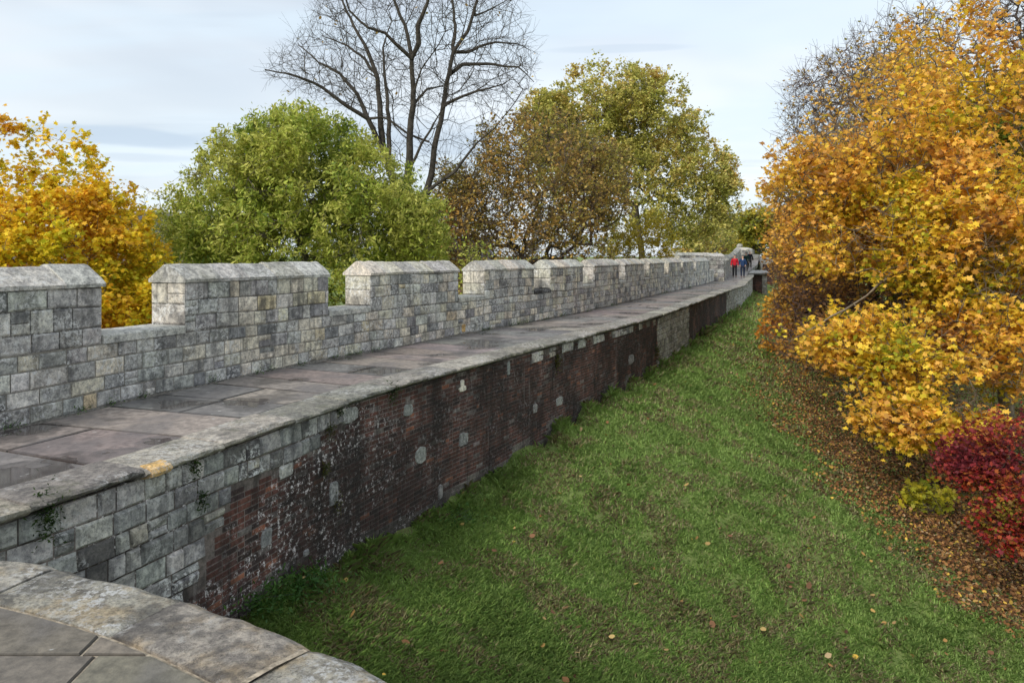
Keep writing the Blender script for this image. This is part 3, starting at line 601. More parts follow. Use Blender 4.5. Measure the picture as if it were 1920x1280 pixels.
b = P(300, 480, 27); tree('olive_shrub', 'slim olive-brown shrub between yellow tree and rounded green tree', (b[0], b[1]), [(300, 440, 27, 42, 80, 1.2), (290, 520, 27, 45, 100, 1.3)], 380, leaves=5000, size=.09, pal=OLV, sig=.14, seed=2, tip=.008, cat='shrub', pl=.05)
b = P(560, 480, 24); tree('green_tree', 'rounded bright green tree behind the second and third merlons', (b[0], b[1]), [(572, 410, 24, 205, 185, 4.2), (575, 330, 24, 130, 115, 3.2), (430, 410, 24, 90, 110, 2.8), (700, 400, 24, 90, 105, 2.8), (560, 500, 24, 245, 130, 3.6), (370, 480, 24, 55, 100, 1.6), (780, 470, 24, 42, 60, 1.4), (660, 310, 24, 90, 80, 3), (775, 440, 24, 58, 72, 2)], 2000, es=1.03, leaves=120000, size=.17, kind='q', asp=.36, pal=GRN, sig=.23, seed=3, gap=.24, nsc=.9, hang=.8, step=.35, up=.3)
b = P(1010, 480, 35); tree('brown_tree', 'twiggy russet-brown tree with drooping branches behind the middle merlons', (b[0], b[1]), [(1010, 350, 35, 130, 130, 4), (930, 420, 34, 100, 120, 3.2), (1090, 410, 35, 65, 110, 2.6), (880, 440, 34, 60, 80, 2.4), (1000, 520, 34, 160, 110, 3.5), (965, 300, 35, 80, 80, 3), (855, 400, 34, 48, 85, 2.4), (1120, 350, 36, 60, 80, 2.5)], 2900, twig=2.4, twmax=60000, leaves=34000, size=.14, pal=BRN, sig=.2, seed=4, gap=.3, step=.4, tip=.012, bark=(.1, .075, .06), curl=.4, droop=.15, ex=.4)
b = P(1215, 480, 58); tree('plane_tree', 'tall olive-green tree rising behind the walk beyond the brown tree', (b[0], b[1]), [(1140, 210, 58, 95, 90, 4), (1075, 200, 58, 40, 40, 2), (980, 235, 58, 38, 45, 2), (1230, 270, 58, 90, 100, 4.5), (1310, 300, 58, 68, 85, 3.5), (1190, 375, 58, 150, 90, 5), (1300, 390, 58, 90, 62, 4), (1130, 290, 58, 100, 90, 4), (1220, 230, 58, 80, 85, 4), (1180, 190, 58, 70, 65, 3), (1350, 350, 58, 32, 60, 2), (1270, 330, 58, 90, 90, 4), (1080, 310, 58, 80, 90, 4), (1030, 240, 58, 50, 60, 3)], 2800, leaves=105000, size=.2, pal=OLV, sig=.34, seed=5, gap=.37, gs=.5, step=.5, tip=.012)
for k, (px, py, D, rx, ry, lab) in enumerate([(1205, 445, 40, 52, 45, 'low golden-yellow shrub in front of the tall olive tree'), (885, 482, 22, 18, 22, 'small light green shoot peeping up between third and fourth merlons'), (1150, 490, 42, 50, 50, 'low mustard shrub just left of the golden shrub')]):
    b = P(px, 480, D); tree('shrub', lab, (b[0], b[1]), [(px, py, D, rx, ry, rx*D/FPX), (px, py+60, D, rx, 80, rx*D/FPX)], 260, leaves=6500 if k != 1 else 1500, size=.15 if k != 1 else .12, kind='q', asp=.5, pal=[(.3, .26, .02), (.5, .38, .03), (.4, .28, .03)] if k != 1 else GRN, sig=.2, seed=20+k, cat='shrub', gap=.2)
# bare tree, limbs traced one by one
BD = 32
def L2(pts, d0=0, d1=0): return [P(x, y, BD+d0+(d1-d0)*i/max(1, len(pts)-1)) for i, (x, y) in enumerate(pts)]
st = [L2([(795, 560), (790, 440), (788, 397), (808, 331), (814, 279), (827, 226), (837, 157), (850, 98), (877, 59), (890, 16), (905, -60)], 0, 1),
 L2([(790, 470), (762, 400), (765, 331), (768, 262), (775, 197), (772, 105), (760, 49), (739, 0), (730, -60)], 0, -1), L2([(765, 420), (740, 350), (729, 315), (719, 285), (713, 217), (708, 148), (690, 98), (663, 49), (630, -20)], 0, 1.5),
 L2([(719, 285), (690, 223), (657, 203), (604, 164), (558, 144), (497, 131)], .5, -2), L2([(700, 243), (670, 177), (637, 138), (598, 118), (560, 85)], .5, 2), L2([(708, 160), (685, 112), (650, 85), (610, 70)], 1, 3),
 L2([(772, 110), (749, 89), (722, 62), (690, 52), (655, 20), (640, -30)], -1, -3), L2([(774, 105), (785, 82), (783, 49), (801, 7), (812, -50)], -1, -2), L2([(850, 98), (854, 49), (847, -10), (835, -60)], 1, 2),
 L2([(843, 140), (867, 121), (913, 120), (972, 126), (1001, 154)], 1, 0), L2([(858, 104), (875, 98), (916, 82), (968, 82), (995, 95)], 1, 3), L2([(832, 190), (886, 174), (932, 161), (955, 150)], .5, -2),
 L2([(775, 200), (801, 167), (831, 161)], -.5, .5), L2([(795, 380), (808, 354), (854, 321), (883, 282), (915, 250), (940, 225)], 0, -2), L2([(716, 220), (762, 249), (804, 266)], 0, 0), L2([(766, 331), (790, 270), (808, 243), (840, 180)], -.5, -1), L2([(890, 30), (925, 15), (960, -5)], 1, 2), L2([(772, 190), (790, 130), (815, 95), (835, 60)], -.5, -2), L2([(733, 312), (730, 230), (722, 150), (718, 90), (735, 40)], .3, 2)]
poly = [(490, 132), (530, 95), (560, 60), (590, 20), (600, -80), (960, -80), (985, 60), (1003, 110), (1003, 158), (950, 205), (900, 290), (840, 350), (800, 330), (760, 320), (728, 300), (690, 235), (600, 190), (530, 160)]
def inpoly(x, y, pg):
    c = False
    for i in range(len(pg)):
        (x1, y1), (x2, y2) = pg[i], pg[i-1]
        if (y1 > y) != (y2 > y) and x < (x2-x1)*(y-y1)/(y2-y1)+x1: c = not c
    return c
att = []
while len(att) < 2600:
    x, y = random.uniform(485, 1010), random.uniform(-80, 360)
    if inpoly(x, y, poly) and (y < 200 or random.random() < .3): att.append(P(x, y, BD+random.gauss(0, 2.2)))
b = P(795, 480, BD); tree('bare_tree', 'tall leafless tree with several dark trunks against the sky', (b[0], b[1]), None, 0, stems=st, att=np.array(att), tip=.008, ex=.4, pl=.3, step=.4, bark=(.06, .052, .043), curl=.12, twig=1.1, twmax=60000, twl=1.5, sr=[(.26, .05), (.22, .04), (.2, .04), (.13, .03), (.12, .025), (.08, .03), (.09, .025), (.11, .03), (.09, .03), (.1, .02), (.08, .02), (.08, .02), (.06, .04), (.1, .02), (.05, .05), (.07, .02), (.05, .02), (.05, .02), (.12, .03)], leaves=60, size=.15, pal=BRN, seed=6, leafr=1.5)
# right side
bl2 = lambda q: np.clip(1-(1.-np.clip((960+FPX*q[:, 0]/q[:, 1]-1600)/110, 0, 1))*np.clip((330-(HY+FPX*(CZ-q[:, 2])/q[:, 1]))/90, 0, 1), .12, 1)
bl = lambda q: np.clip((2.2-(q[:, 2]-.0))/1.5+1.2*(q[:, 0]/q[:, 1]-.42)*6, .02, 1)
b = P(1880, 480, 17.5)
st = [[np.array([b[0]+.1, 17.5, -2.]), P(1860, 560, 17), P(1835, 430, 17), P(1840, 250, 17.2), P(1830, 100, 17.5)], [P(1860, 560, 17), P(1760, 440, 16.5), P(1640, 370, 16), P(1500, 365, 15.5)], [P(1860, 600, 17), P(1780, 600, 15), P(1680, 660, 13.8), P(1580, 730, 13.4)], [P(1850, 500, 17), P(1700, 300, 17.5), P(1600, 200, 18)], [P(1862, 620, 17), P(1800, 700, 14), P(1720, 790, 13)], [P(1845, 400, 17), P(1930, 250, 16), P(1990, 100, 15)], [P(1770, 450, 16.5), P(1690, 500, 15), P(1600, 570, 14.5), P(1480, 640, 15)], [P(1850, 450, 17), P(1950, 400, 15), P(2020, 380, 14)]]
tree('maple_tree', 'big golden-orange maple filling the right side, lower boughs hanging over the leaf litter', (b[0], b[1]), [(1800, 200, 17.5, 170, 190, 3), (1660, 260, 17, 130, 130, 2.4), (1560, 330, 16.5, 110, 90, 1.8), (1640, 450, 16, 150, 90, 2), (1790, 440, 15.5, 160, 150, 2.4), (1700, 560, 14.5, 130, 70, 1.5), (1850, 620, 14.5, 110, 110, 1.8), (1950, 300, 16, 150, 260, 3), (1630, 748, 13.4, 85, 40, .7), (1740, 782, 13.2, 120, 46, .8), (1720, 680, 14, 130, 60, 1.2), (1700, 770, 13.2, 100, 44, .8), (1800, 770, 13.2, 80, 44, .8), (1830, 690, 14, 110, 60, 1.2), (1620, 640, 14.5, 100, 50, 1.2), (1960, 600, 14, 120, 140, 2)], 4000, stems=st, twmax=34000, twig=1.6, es=1.04, bareline=bl2, leaves=64000, size=.112, kind='maple', pal=ORY, sig=.15, seed=7, step=.28, gap=.44, tip=.0075, bark=(.15, .12, .085), ex=.42, nsc=.9, leafr=2.0)
st = [[P(1640, 560, 24), P(1620, 480, 24)], [P(1635, 540, 24), P(1560, 420, 23.5), P(1470, 340, 23)], [P(1635, 520, 24), P(1600, 350, 24), P(1560, 220, 24)]]
b = P(1650, 480, 24); tree('maple_tree', 'orange maple further along the bank, its thin crown reaching left towards the walk', (b[0], b[1]), [(1560, 330, 24, 110, 110, 3), (1480, 340, 23.5, 48, 55, 1.6), (1560, 440, 23, 95, 70, 2.6), (1640, 240, 24.5, 120, 110, 3), (1680, 420, 24, 120, 100, 3)], 1700, stems=st, bareline=bl2, twig=1.8, leaves=21000, size=.125, kind='maple', pal=ORY[1:], sig=.2, seed=8, step=.4, tip=.009, gap=.42, bark=(.1, .08, .065), ex=.4)
b = P(1700, 480, 29); tree('bare_tree', 'purplish leafless crown showing above the orange maples', (b[0], b[1]), [(1600, 200, 29, 110, 100, 3), (1680, 130, 29, 90, 90, 3), (1540, 250, 29, 60, 70, 2), (1760, 100, 29, 120, 110, 3)], 1500, twig=2., leaves=1800, size=.13, pal=BRN, sig=.15, seed=9, step=.5, tip=.010, gap=.2, bark=(.09, .065, .06), ex=.4)
b = P(1930, 480, 30); tree('bare_tree', 'leafless branches in the top right corner behind the maple', (b[0], b[1]), [(1900, 60, 30, 90, 90, 3), (1960, 0, 30, 90, 120, 3)], 900, twig=2., seed=10, step=.5, tip=.011, gap=.2, bark=(.09, .07, .06))
b = P(1590, 480, 27); tree('brown_shrub', 'sprawling purplish-brown shrub on the bank beside the far lawn', (b[0], b[1]), [(1570, 470, 30, 80, 60, 2.5), (1500, 500, 33, 50, 40, 2), (1540, 590, 22, 80, 60, 1.6), (1600, 520, 26, 110, 80, 2.5), (1540, 630, 19, 85, 60, 1.4), (1640, 650, 18, 110, 70, 1.5), (1720, 620, 19, 120, 80, 1.6)], 2600, twig=2., twmax=30000, leaves=17000, size=.11, pal=[(.2, .12, .05), (.32, .15, .05), (.5, .27, .05), (.6, .35, .05)], sig=.14, seed=11, step=.35, tip=.009, gap=.3, bark=(.1, .065, .055), cat='shrub', ex=.36)
p = gpt(1545, 690); tree('young_maple', 'low spray of yellow maple leaves at the lawn edge left of the big maple', (p[0]+1.2, p[1]), [(1465, 640, p[1], 40, 60, .6), (1500, 590, p[1], 60, 50, .8), (1540, 650, p[1], 60, 45, .7)], 420, leaves=2600, size=.14, kind='maple', pal=[(.6, .4, .04), (.75, .42, .05), (.7, .3, .04)], sig=.13, seed=12, step=.25, tip=.007, gap=.3, bark=(.1, .07, .06), cat='tree')
p = gpt(1900, 1010); tree('japanese_maple', 'crimson Japanese maple at the lower right edge', (p[0]+.9, p[1]), [(1895, 850, 10.6, 85, 65, .9), (1825, 880, 10.8, 50, 32, .5), (1980, 900, 10.2, 110, 130, 1.2), (1912, 985, 10., 58, 50, .6), (1940, 1035, 9.8, 45, 45, .5)], 900, leaves=14500, es=1.0, size=.058, kind='maple', pal=RED, sig=.1, seed=13, step=.18, tip=.004, gap=.45, gs=1.6, bark=(.04, .03, .025), nsc=1.6)
p = gpt(1750, 965); tree('seedling', 'small yellow-green sapling growing out of the leaf litter beside the crimson maple', (p[0], p[1]), [(1740, 935, p[1], 38, 20, .35), (1770, 925, p[1], 25, 18, .3)], 90, leaves=520, size=.11, kind='maple', pal=[(.35, .36, .03), (.55, .45, .03), (.3, .36, .03)], sig=.08, seed=14, step=.15, tip=.004, gap=.1, cat='sapling')
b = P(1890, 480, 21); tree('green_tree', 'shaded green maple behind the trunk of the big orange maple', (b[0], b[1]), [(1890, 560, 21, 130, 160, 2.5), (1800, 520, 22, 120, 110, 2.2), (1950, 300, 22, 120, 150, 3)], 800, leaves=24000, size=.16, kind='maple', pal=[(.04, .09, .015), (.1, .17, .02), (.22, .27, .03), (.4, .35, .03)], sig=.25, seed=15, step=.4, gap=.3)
for k, (px, py, D, rx, ry, lv, pal, lab) in enumerate([(1420, 425, 95, 36, 26, 7000, [(.16, .2, .03), (.35, .33, .04), (.48, .36, .04)], 'far yellow-green tree at the end of the wall'), (1350, 440, 120, 60, 34, 9000, OLV, 'far olive tree behind the distant walkers'), (1492, 435, 92, 42, 36, 7000, [(.3, .12, .04), (.4, .2, .05), (.25, .2, .05)], 'far rusty-orange tree right of the distant turret'), (1405, 410, 130, 50, 24, 0, None, 'hazy bare treetops beyond the far end of the wall'), (1445, 405, 120, 40, 20, 600, BRN, 'grey bare treetop beside the right-hand foliage, far off'), (1530, 490, 60, 70, 50, 12000, [(.28, .13, .05), (.35, .2, .05), (.2, .16, .04)], 'far russet thicket on the bank above the distant grass'), (1322, 455, 105, 60, 26, 5000, OLV, 'far green tree just above the outer bastion parapet')]):
    b = P(px, 480, D); tree('distant_tree', lab, (b[0], b[1]), [(px, py, D, rx, ry, rx*D/FPX), (px, py+30, D, rx*.9, ry, rx*D/FPX)], 420, leaves=lv, size=.003*D+.08, pal=pal, sig=.006*D, seed=30+k, step=.6, tip=.00028*D, gap=.3, bark=(.16, .14, .14), group='distant trees')
# ------------------------------------------------------------------ houses beyond
def house(px, D, w, h, rf, wc, rc, rot, lab):
    c = P(px, 480, D); g = -5.9; T = empty('brick_house', (c[0], c[1], g), lab, 'house', 'houses beyond the trees'); ca, sa = math.cos(rot), math.sin(rot)
    M = lambda x, y, z: (c[0]+x*ca-y*sa, c[1]+x*sa+y*ca, g+z); d = w*.6; hw, hd = w/2, d/2
    mb = MB(); v = [M(x, y, z) for z in (0, h) for x, y in ((-hw, -hd), (hw, -hd), (hw, hd), (-hw, hd))]; mb.add(v+[M(-hw, 0, h+rf-.05), M(hw, 0, h+rf-.05)], [(0, 1, 5, 4), (1, 2, 6, 5), (2, 3, 7, 6), (3, 0, 4, 7), (4, 8, 7), (5, 6, 9)], wc); mb.build('wall', M_col, T)
    mb = MB(); o = .4; k = rf/hd; e = h-o*k; v = [M(-hw-.3, -hd-o, e), M(hw+.3, -hd-o, e), M(hw+.3, 0, h+rf), M(-hw-.3, 0, h+rf), M(-hw-.3, hd+o, e), M(hw+.3, hd+o, e)]; v2 = [(a, b_, z+.15) for a, b_, z in v]
    mb.add(v+v2, [(0, 3, 2, 1), (3, 4, 5, 2), (6, 7, 8, 9), (9, 8, 11, 10), (0, 1, 7, 6), (4, 10, 11, 5), (0, 6, 9, 3), (3, 9, 10, 4), (1, 2, 8, 7), (2, 5, 11, 8)], rc); r = mb.build('roof', M_col, T)
    mb = MB(); q = [(x, y) for x, y in ((-hw+.4, -.4), (-hw+1.4, -.4), (-hw+1.4, .4), (-hw+.4, .4))]; mb.add([M(x, y, z) for z in (h+rf-1, h+rf+1.2) for x, y in q], [(0, 1, 5, 4), (1, 2, 6, 5), (2, 3, 7, 6), (3, 0, 4, 7), (4, 5, 6, 7)], wc); mb.build('chimney', M_col, r)
    for x in np.arange(-hw+1.2, hw-.8, 2.4):
        for z in (1.1, 3.8):
            mb = MB(); mb.add([M(x+a, -hd-.03+b_, z+zz) for b_ in (0, .12) for a, zz in ((-.55, 0), (.55, 0), (.55, 1.4), (-.55, 1.4))], [(0, 1, 2, 3), (0, 4, 5, 1), (1, 5, 6, 2), (2, 6, 7, 3), (3, 7, 4, 0)], (.5, .5, .5)); wf = mb.build('window', M_col, T)
            mb = MB(); mb.add([M(x+a, -hd-.05, z+zz) for a, zz in ((-.45, .1), (.45, .1), (.45, 1.3), (-.45, 1.3))], [(0, 1, 2, 3)], (.04, .05, .06)); mb.build('pane', M_col, wf)
for a in [(40, 85, 12, 7.5, 3.2, (.2, .09, .06), (.09, .09, .1), .3, 'red brick house with slate roof behind the yellow tree, leftmost'), (200, 78, 10, 7.0, 3, (.22, .12, .08), (.1, .095, .1), -.2, 'brick house with dark roof behind right side of yellow tree'), (300, 95, 14, 9.5, 3.5, (.25, .2, .16), (.1, .1, .12), .15, 'grey-roofed house glimpsed in the gap left of the green tree'), (830, 110, 14, 7, 3.2, (.2, .1, .07), (.09, .09, .1), .1, 'brick house glimpsed behind the base of the leafless tree')]: house(*a)
# ------------------------------------------------------------------ grass, litter
def sample(n, dmin, dmax, power, a0=-.55, a1=1.0):
    u = RN.random(n); p = 2-power; D = (dmin**p+(dmax**p-dmin**p)*u)**(1/p) if abs(p) > 1e-3 else dmin*(dmax/dmin)**u
    x = RN.uniform(a0, a1, n)*D; d = dgrid(x, D); dc = np.hypot(x-BC[0], D-BC[1]); m = (d > -.07) & (dc > BR-.05) & (d < 24); return x[m], D[m], d[m]
LB = np.array([(560, 1385), (600, 1398), (650, 1400), (720, 1425), (800, 1490), (880, 1565), (950, 1640), (1040, 1715), (1120, 1790), (1180, 1915), (1300, 2150), (1500, 2500)])
def litterw(x, y, z):
    px, py = proj(x, y, z); e = 90*(fbm(np.c_[x, y]*.8, 21)-.5)*14/np.maximum(y, 6)+70*(fbm(np.c_[x, y]*3, 23)-.5)
    return np.clip((px-np.interp(py, LB[:, 0], LB[:, 1])+e*1.2)/130+.5, 0, 1)
x, y, d = sample(1250000, 2.6, 75, 2.0); z = zgrid(x, y); lw = litterw(x, y, z); keep = RN.random(len(x)) > lw*.93; x, y, z, d, lw = (a[keep] for a in (x, y, z, d, lw)); px, py = proj(x, y, z)
m = (px > -300) & (px < 2300) & (py < 1700); x, y, z, d, lw = (a[m] for a in (x, y, z, d, lw)); n = len(x)
tall = np.clip(1-d/.5, 0, 1)*(vn(np.c_[x, y]*2.2, 61) > .35); tus = fbm(np.c_[x, y]*1.9, 44); h = RN.uniform(.035, .085, n)*(1+.9*np.clip(tus-.5, 0, 1)*4*.4+1.1*tall)*np.clip(y/14, 1, 2.2); wd = RN.uniform(.0022, .0045, n)*np.clip(y/6, 1, 5)
th = RN.uniform(0, 2*math.pi, n); lean = RN.uniform(.3, 1.1, n); fx, fy = np.cos(th), np.sin(th); b0 = np.c_[x, y, z-.01]; sd_ = np.c_[-fy, fx, 0*fx]*wd[:, None]
mid = b0+np.c_[fx*lean*h*.35, fy*lean*h*.35, h*.65]; tip_ = b0+np.c_[fx*lean*h*1.1, fy*lean*h*1.1, h*.92]
V = np.stack([b0-sd_, b0+sd_, mid+sd_*.8, tip_, mid-sd_*.8], 1).reshape(-1, 3); F = np.arange(n*5).reshape(n, 5)
f1 = fbm(np.c_[x, y]*.7, 31); f2 = fbm(np.c_[x, y]*2.6, 33); dry = np.clip((f2-.46)*4.5+(f1-.5)*2.4+.28*np.exp(-d/1.6)+.05, 0, 1); dry = dry*.62; rr = RN.random(n)
g = np.array([(.29, .44, .12)])*(1-.0)+np.array([(.06, .045, .012)])*RN.random(n)[:, None]; g = g*(1+.5*(f1-.5))[:, None]; dr = np.array([(.52, .47, .26)])*RN.uniform(.5, 1.1, n)[:, None]; brn = np.array([(.32, .26, .13)])*RN.uniform(.6, 1.3, n)[:, None]
c = np.where((rr < dry*.55)[:, None], dr, np.where((rr < dry*.95)[:, None], brn, g)); c = c*RN.uniform(.75, 1.3, n)[:, None]
setp(mesh_np('grass', V, F, c, M_grass), 'green turf mixed with dry straw on the bank beside the brick wall', 'grass', kind='stuff')
x, y, d = sample(520000, 5, 60, 1.75, .1, 1.1); z = zgrid(x, y); lw = litterw(x, y, z); k = RN.random(len(x)) < lw; x2, y2, d2 = x[~k], y[~k], d[~k]; x, y, z = x[k], y[k], z[k]
xs, ys_, ds = sample(60000, 3, 60, 1.6); pxs, pys = proj(xs, ys_, zgrid(xs, ys_)); w = .03+.55*np.exp(-((ds-.5)/1.3)**2)*np.clip((ys_-14)/15, 0, 1)+.25*np.exp(-np.clip(np.interp(pys, LB[:, 0], LB[:, 1])-pxs, 0, 999)/110); kk = RN.random(len(xs)) < w*.5
X = np.r_[x, xs[kk]]; Y = np.r_[y, ys_[kk]]; Z = zgrid(X, Y)+RN.uniform(.012, .05, len(X)); Z[:len(x)] += RN.uniform(0, .03, len(x))
LIT = [(.06, .03, .015), (.16, .075, .028), (.3, .14, .045), (.36, .2, .075), (.22, .09, .03), (.08, .04, .018)]
V, F, c = leafmesh(np.c_[X, Y, Z], .064, 'oak', LIT, .9, 5, nsc=1.5, jitter=.4)
xl, yl, dl = sample(420, 4, 30, 1.5, -.3, .8); pxl, pyl = proj(xl, yl, zgrid(xl, yl)); zl = zgrid(xl, yl)+.075; V2, F2, c2 = leafmesh(np.c_[xl, yl, zl], .085, 'oak', [(.25, .12, .05), (.45, .28, .08), (.5, .36, .14), (.2, .1, .05)], 1.5, 6, jitter=.5); F = np.vstack([F, F2+len(V)]); V = np.vstack([V, V2]); c = np.vstack([c, c2*.9]); q = RN.random(len(c)) < .07; c[q] = np.array([.62, .4, .07])*RN.uniform(.5, 1.2, q.sum())[:, None]; q = RN.random(len(c)) < .05; c[q] = np.array([.4, .29, .16])*RN.uniform(.7, 1.3, q.sum())[:, None]
setp(mesh_np('leaf_litter', V, F, c, M_dead), 'brown and tan fallen leaves carpeting the bank under the maples', 'fallen leaves', kind='stuff')
# ------------------------------------------------------------------ wall plants and weeds
def tuft(pos, n, size, pal, name, label, cat, nrm=(0, 0, 1), group=None, spread=(.06, .06, .06)):
    pos = np.array(pos, float); T = empty(name, pos, label, cat, group); q = pos+RN.normal(0, 1, (n, 3))*np.array(spread)+np.array(nrm)*np.abs(RN.normal(0, .03, n))[:, None]
    V, F, c = leafmesh(q, size, 'q', pal, .4, 3, asp=.35, hang=.5, nsc=4); mesh_np('foliage', V, F, c, M_leaf, T)
    s0 = np.repeat(pos[None], 8, 0); e = q[:8]; V, F = tubes(s0, e, np.full(8, .003), np.full(8, .0015), 3); mesh_np('stem', V, F, np.full((len(F), 3), .08), M_bark, T)
FN = [(.02, .045, .01), (.04, .08, .015), (.07, .11, .02)]; MS = [(.06, .07, .015), (.1, .11, .02), (.12, .09, .03)]
for px, py, n, r, pal, lab in [(75, 962, 420, .075, FN, 'dark fern under the coping nearest the bottom left corner'), (357, 874, 160, .04, FN, 'dark green plant below the orange coping block'), (370, 938, 130, .035, FN, 'thin green plant in a stone joint left of the brickwork'), (612, 806, 160, .045, MS, 'moss growing where stone meets brick near the coping'), (604, 880, 150, .04, MS, 'yellow-green moss halfway down the brick and stone joint'), (625, 945, 110, .045, MS, 'dry moss hanging beside grey patch stone'), (632, 766, 120, .04, FN, 'small dark plant under the coping beside the pale quoin stone'), (1041, 678, 130, .07, MS, 'brown-green moss streak high on the far brickwork'), (730, 735, 200, .06, FN, 'dark moss under the broken coping edge'), (1228, 660, 160, .08, MS, 'straggly plant at the left edge of the far stone panel')]:
    s_ = R.s_px(px, FO); xx, yy = R.at(s_, FO+.03); nx_, ny_ = np.array(R.at(s_, 1))-np.array(R.at(s_, 0)); z = CZ-(py-HY)*yy/FPX; tuft((xx, yy, z), n, .035 if yy < 12 else .06, pal, 'wall_plant', lab, 'plant', (nx_, ny_, 0), spread=(r*.6, r*.6, r*1.3))
for px in (18, 150, 205, 262, 395, 480, 505, 560, 625, 655, 668, 700, 905, 915, 955, 970, 985, 1018, 1050, 1100, 1145, 1240, 1290): 
    s_ = C.s_px(px); xx, yy = C.at(s_, .03); r = .035*max(1, yy/14); tuft((xx, yy, .01), 60, .03*max(1, yy/14), [(.05, .12, .02), (.1, .2, .03)], 'weed', 'small green weed rooted at the foot of the stone parapet', 'weed', group='weeds at the foot of the parapet', spread=(r*1.6, r*1.6, r*.6))
for px, py, n in ((560, 1105, 900), (480, 1130, 500), (850, 975, 400)):
    p = gpt(px, py); tuft(p+np.array([0, 0, .04]), n, .06, [(.04, .11, .02), (.08, .17, .03)], 'weed_clump', {560: 'leafy nettle clump in the grass against the brick wall foot', 480: 'leafy weed clump beside the nettles where wall meets bastion', 850: 'small leafy clump at the middle of the brick wall foot'}[px], 'weeds', spread=(.22, .18, .05))
# ------------------------------------------------------------------ people
def skin(name, vs, es, rs, mat, parent, sub=2, root=0):
    me = bpy.data.meshes.new(name); me.from_pydata([tuple(v) for v in vs], es, []); o = bpy.data.objects.new(name, me); COL.objects.link(o)
    m = o.modifiers.new('s', 'SKIN'); m.use_smooth_shade = True; o.modifiers.new('u', 'SUBSURF').levels = sub; o.modifiers['u'].render_levels = sub
    for i, r in enumerate(rs): d = me.skin_vertices[0].data[i]; d.radius = r if isinstance(r, tuple) else (r, r); d.use_root = i == root
    dg = bpy.context.evaluated_depsgraph_get(); m2 = bpy.data.meshes.new_from_object(o.evaluated_get(dg)); bpy.data.objects.remove(o); m2.name = name; m2.materials.clear(); m2.materials.append(mat)
    o2 = bpy.data.objects.new(name, m2); COL.objects.link(o2); o2.parent = parent; return o2
def pm(name, col, rough=.8): return mat_simple(name, col, rough, ns=30, var=.12, bd=.004)
M_skin = pm('skin', (.5, .3, .22), .55); M_dark = pm('dark_cloth', (.012, .012, .018)); M_boot = pm('boot', (.015, .012, .01), .5)
def person(x, y, z, H, label, coat, trou, hat, hatname, stride=.16, phase=1, coatlen=.78, arm='hang', rot=0, skirt=False, bag=False, scarf=None):
    T = empty('person', (x, y, z), label, 'person'); T.rotation_euler = (0, 0, rot); k = H/1.75; T.scale = (k, k, k)
    f = stride*phase; an = {1: (.10, -f, .09), -1: (-.10, f, .09)}; V, E, Rr = [], [], []
    def nd(p, r, pa=None):
        V.append(p); Rr.append(r); i = len(V)-1
        if pa is not None: E.append((pa, i))
        return i
    pel = nd((0, 0, .96), (.13, .1)); ch = nd((0, .0, 1.2), (.13, .1), pel); sh = nd((0, .01, 1.42), (.1, .08), ch); nk = nd((0, 0, 1.5), .05, sh); hd1 = nd((0, -.01, 1.6), (.08, .09), nk); hd2 = nd((0, 0, 1.7), (.08, .09), hd1)
    legs = {}; arms = {}
    for s in (1, -1):
        a = an[s]; hp = nd((s*.09, 0, .9), .085, pel); kn = nd((s*.1, a[1]*.55-.03, .5), .058, hp); ak = nd((s*.1, a[1]+.02, .1), .04, kn); ft = nd((s*.11, a[1]-.14, .035), .035, ak); legs[s] = (V[hp], V[kn], V[ak], V[ft])
        so = nd((s*.18, .01, 1.4), .06, sh); sw = -a[1]*.5
        if arm == 'pocket': el = (s*.27, .03, 1.15); wr = (s*.2, -.1, .97)
        else: el = (s*.25, .04+sw*.3, 1.14); wr = (s*.25, -.06+sw, .9)
        e_ = nd(el, .045, so); w_ = nd(wr, .03, e_); d = np.array(wr)-np.array(el); d /= np.linalg.norm(d); pm_ = nd(tuple(np.array(wr)+d*.07), (.035, .018), w_); arms[s] = (V[so], el, wr)
        for q in range(4):
            b1 = np.array(wr)+d*.1+np.array([0, (q-1.5)*.018, 0]); i1 = nd(tuple(b1), .009, pm_); nd(tuple(b1+d*(.045+.01*(q in (1, 2)))+np.array([-s*.015, -.01, 0])), .007, i1)
        t1 = nd(tuple(np.array(wr)+d*.045+np.array([0, -.035, 0])), .01, w_); nd(tuple(np.array(wr)+d*.085+np.array([0, -.05, 0])), .008, t1)
    skin('body', V, E, Rr, M_skin, T)
    mb = MB(); mb.add([(-.014, -.088, 1.6), (.014, -.088, 1.6), (0, -.118, 1.605), (0, -.085, 1.645)], [(0, 1, 2), (1, 3, 2), (3, 0, 2)], (.5, .3, .22)); mb.build('nose', M_skin, None).parent = T
    for s in (1, -1):
        bm = MB(); bm.add([(s*.03+.01*math.cos(t)*math.cos(p_), -.083+.008*math.sin(p_), 1.648+.008*math.sin(t)*math.cos(p_)) for p_ in (-1.2, 0) for t in np.linspace(0, 5.6, 8)], [tuple(range(8))]+[(i, (i+1) % 8, 8+(i+1) % 8, 8+i) for i in range(8)], (.03, .02, .02)); bm.build('eye', M_dark, None).parent = T
    cm = pm('coat_cloth', coat); tm = pm('trouser_cloth', trou)
    hv = [(0, 0, coatlen), (0, 0, 1.0), (0, 0, 1.22), (0, .01, 1.4), (0, .0, 1.475)]; hr = [(.19, .15), (.175, .14), (.17, .135), (.165, .12), (.095, .09)]; he = [(0, 1), (1, 2), (2, 3), (3, 4)]
    for s in (1, -1):
        n0 = len(hv); so, el, wr = arms[s]; hv += [(s*.165, .01, 1.405), el, tuple(np.array(wr)*.95+np.array(el)*.05)]; hr += [.08, .064, .052]; he += [(3, n0), (n0, n0+1), (n0+1, n0+2)]
    skin('coat', hv, he, hr, cm, T, root=1)
    tv = [(0, 0, .93)]; tr_ = [(.15, .12)]; te = []
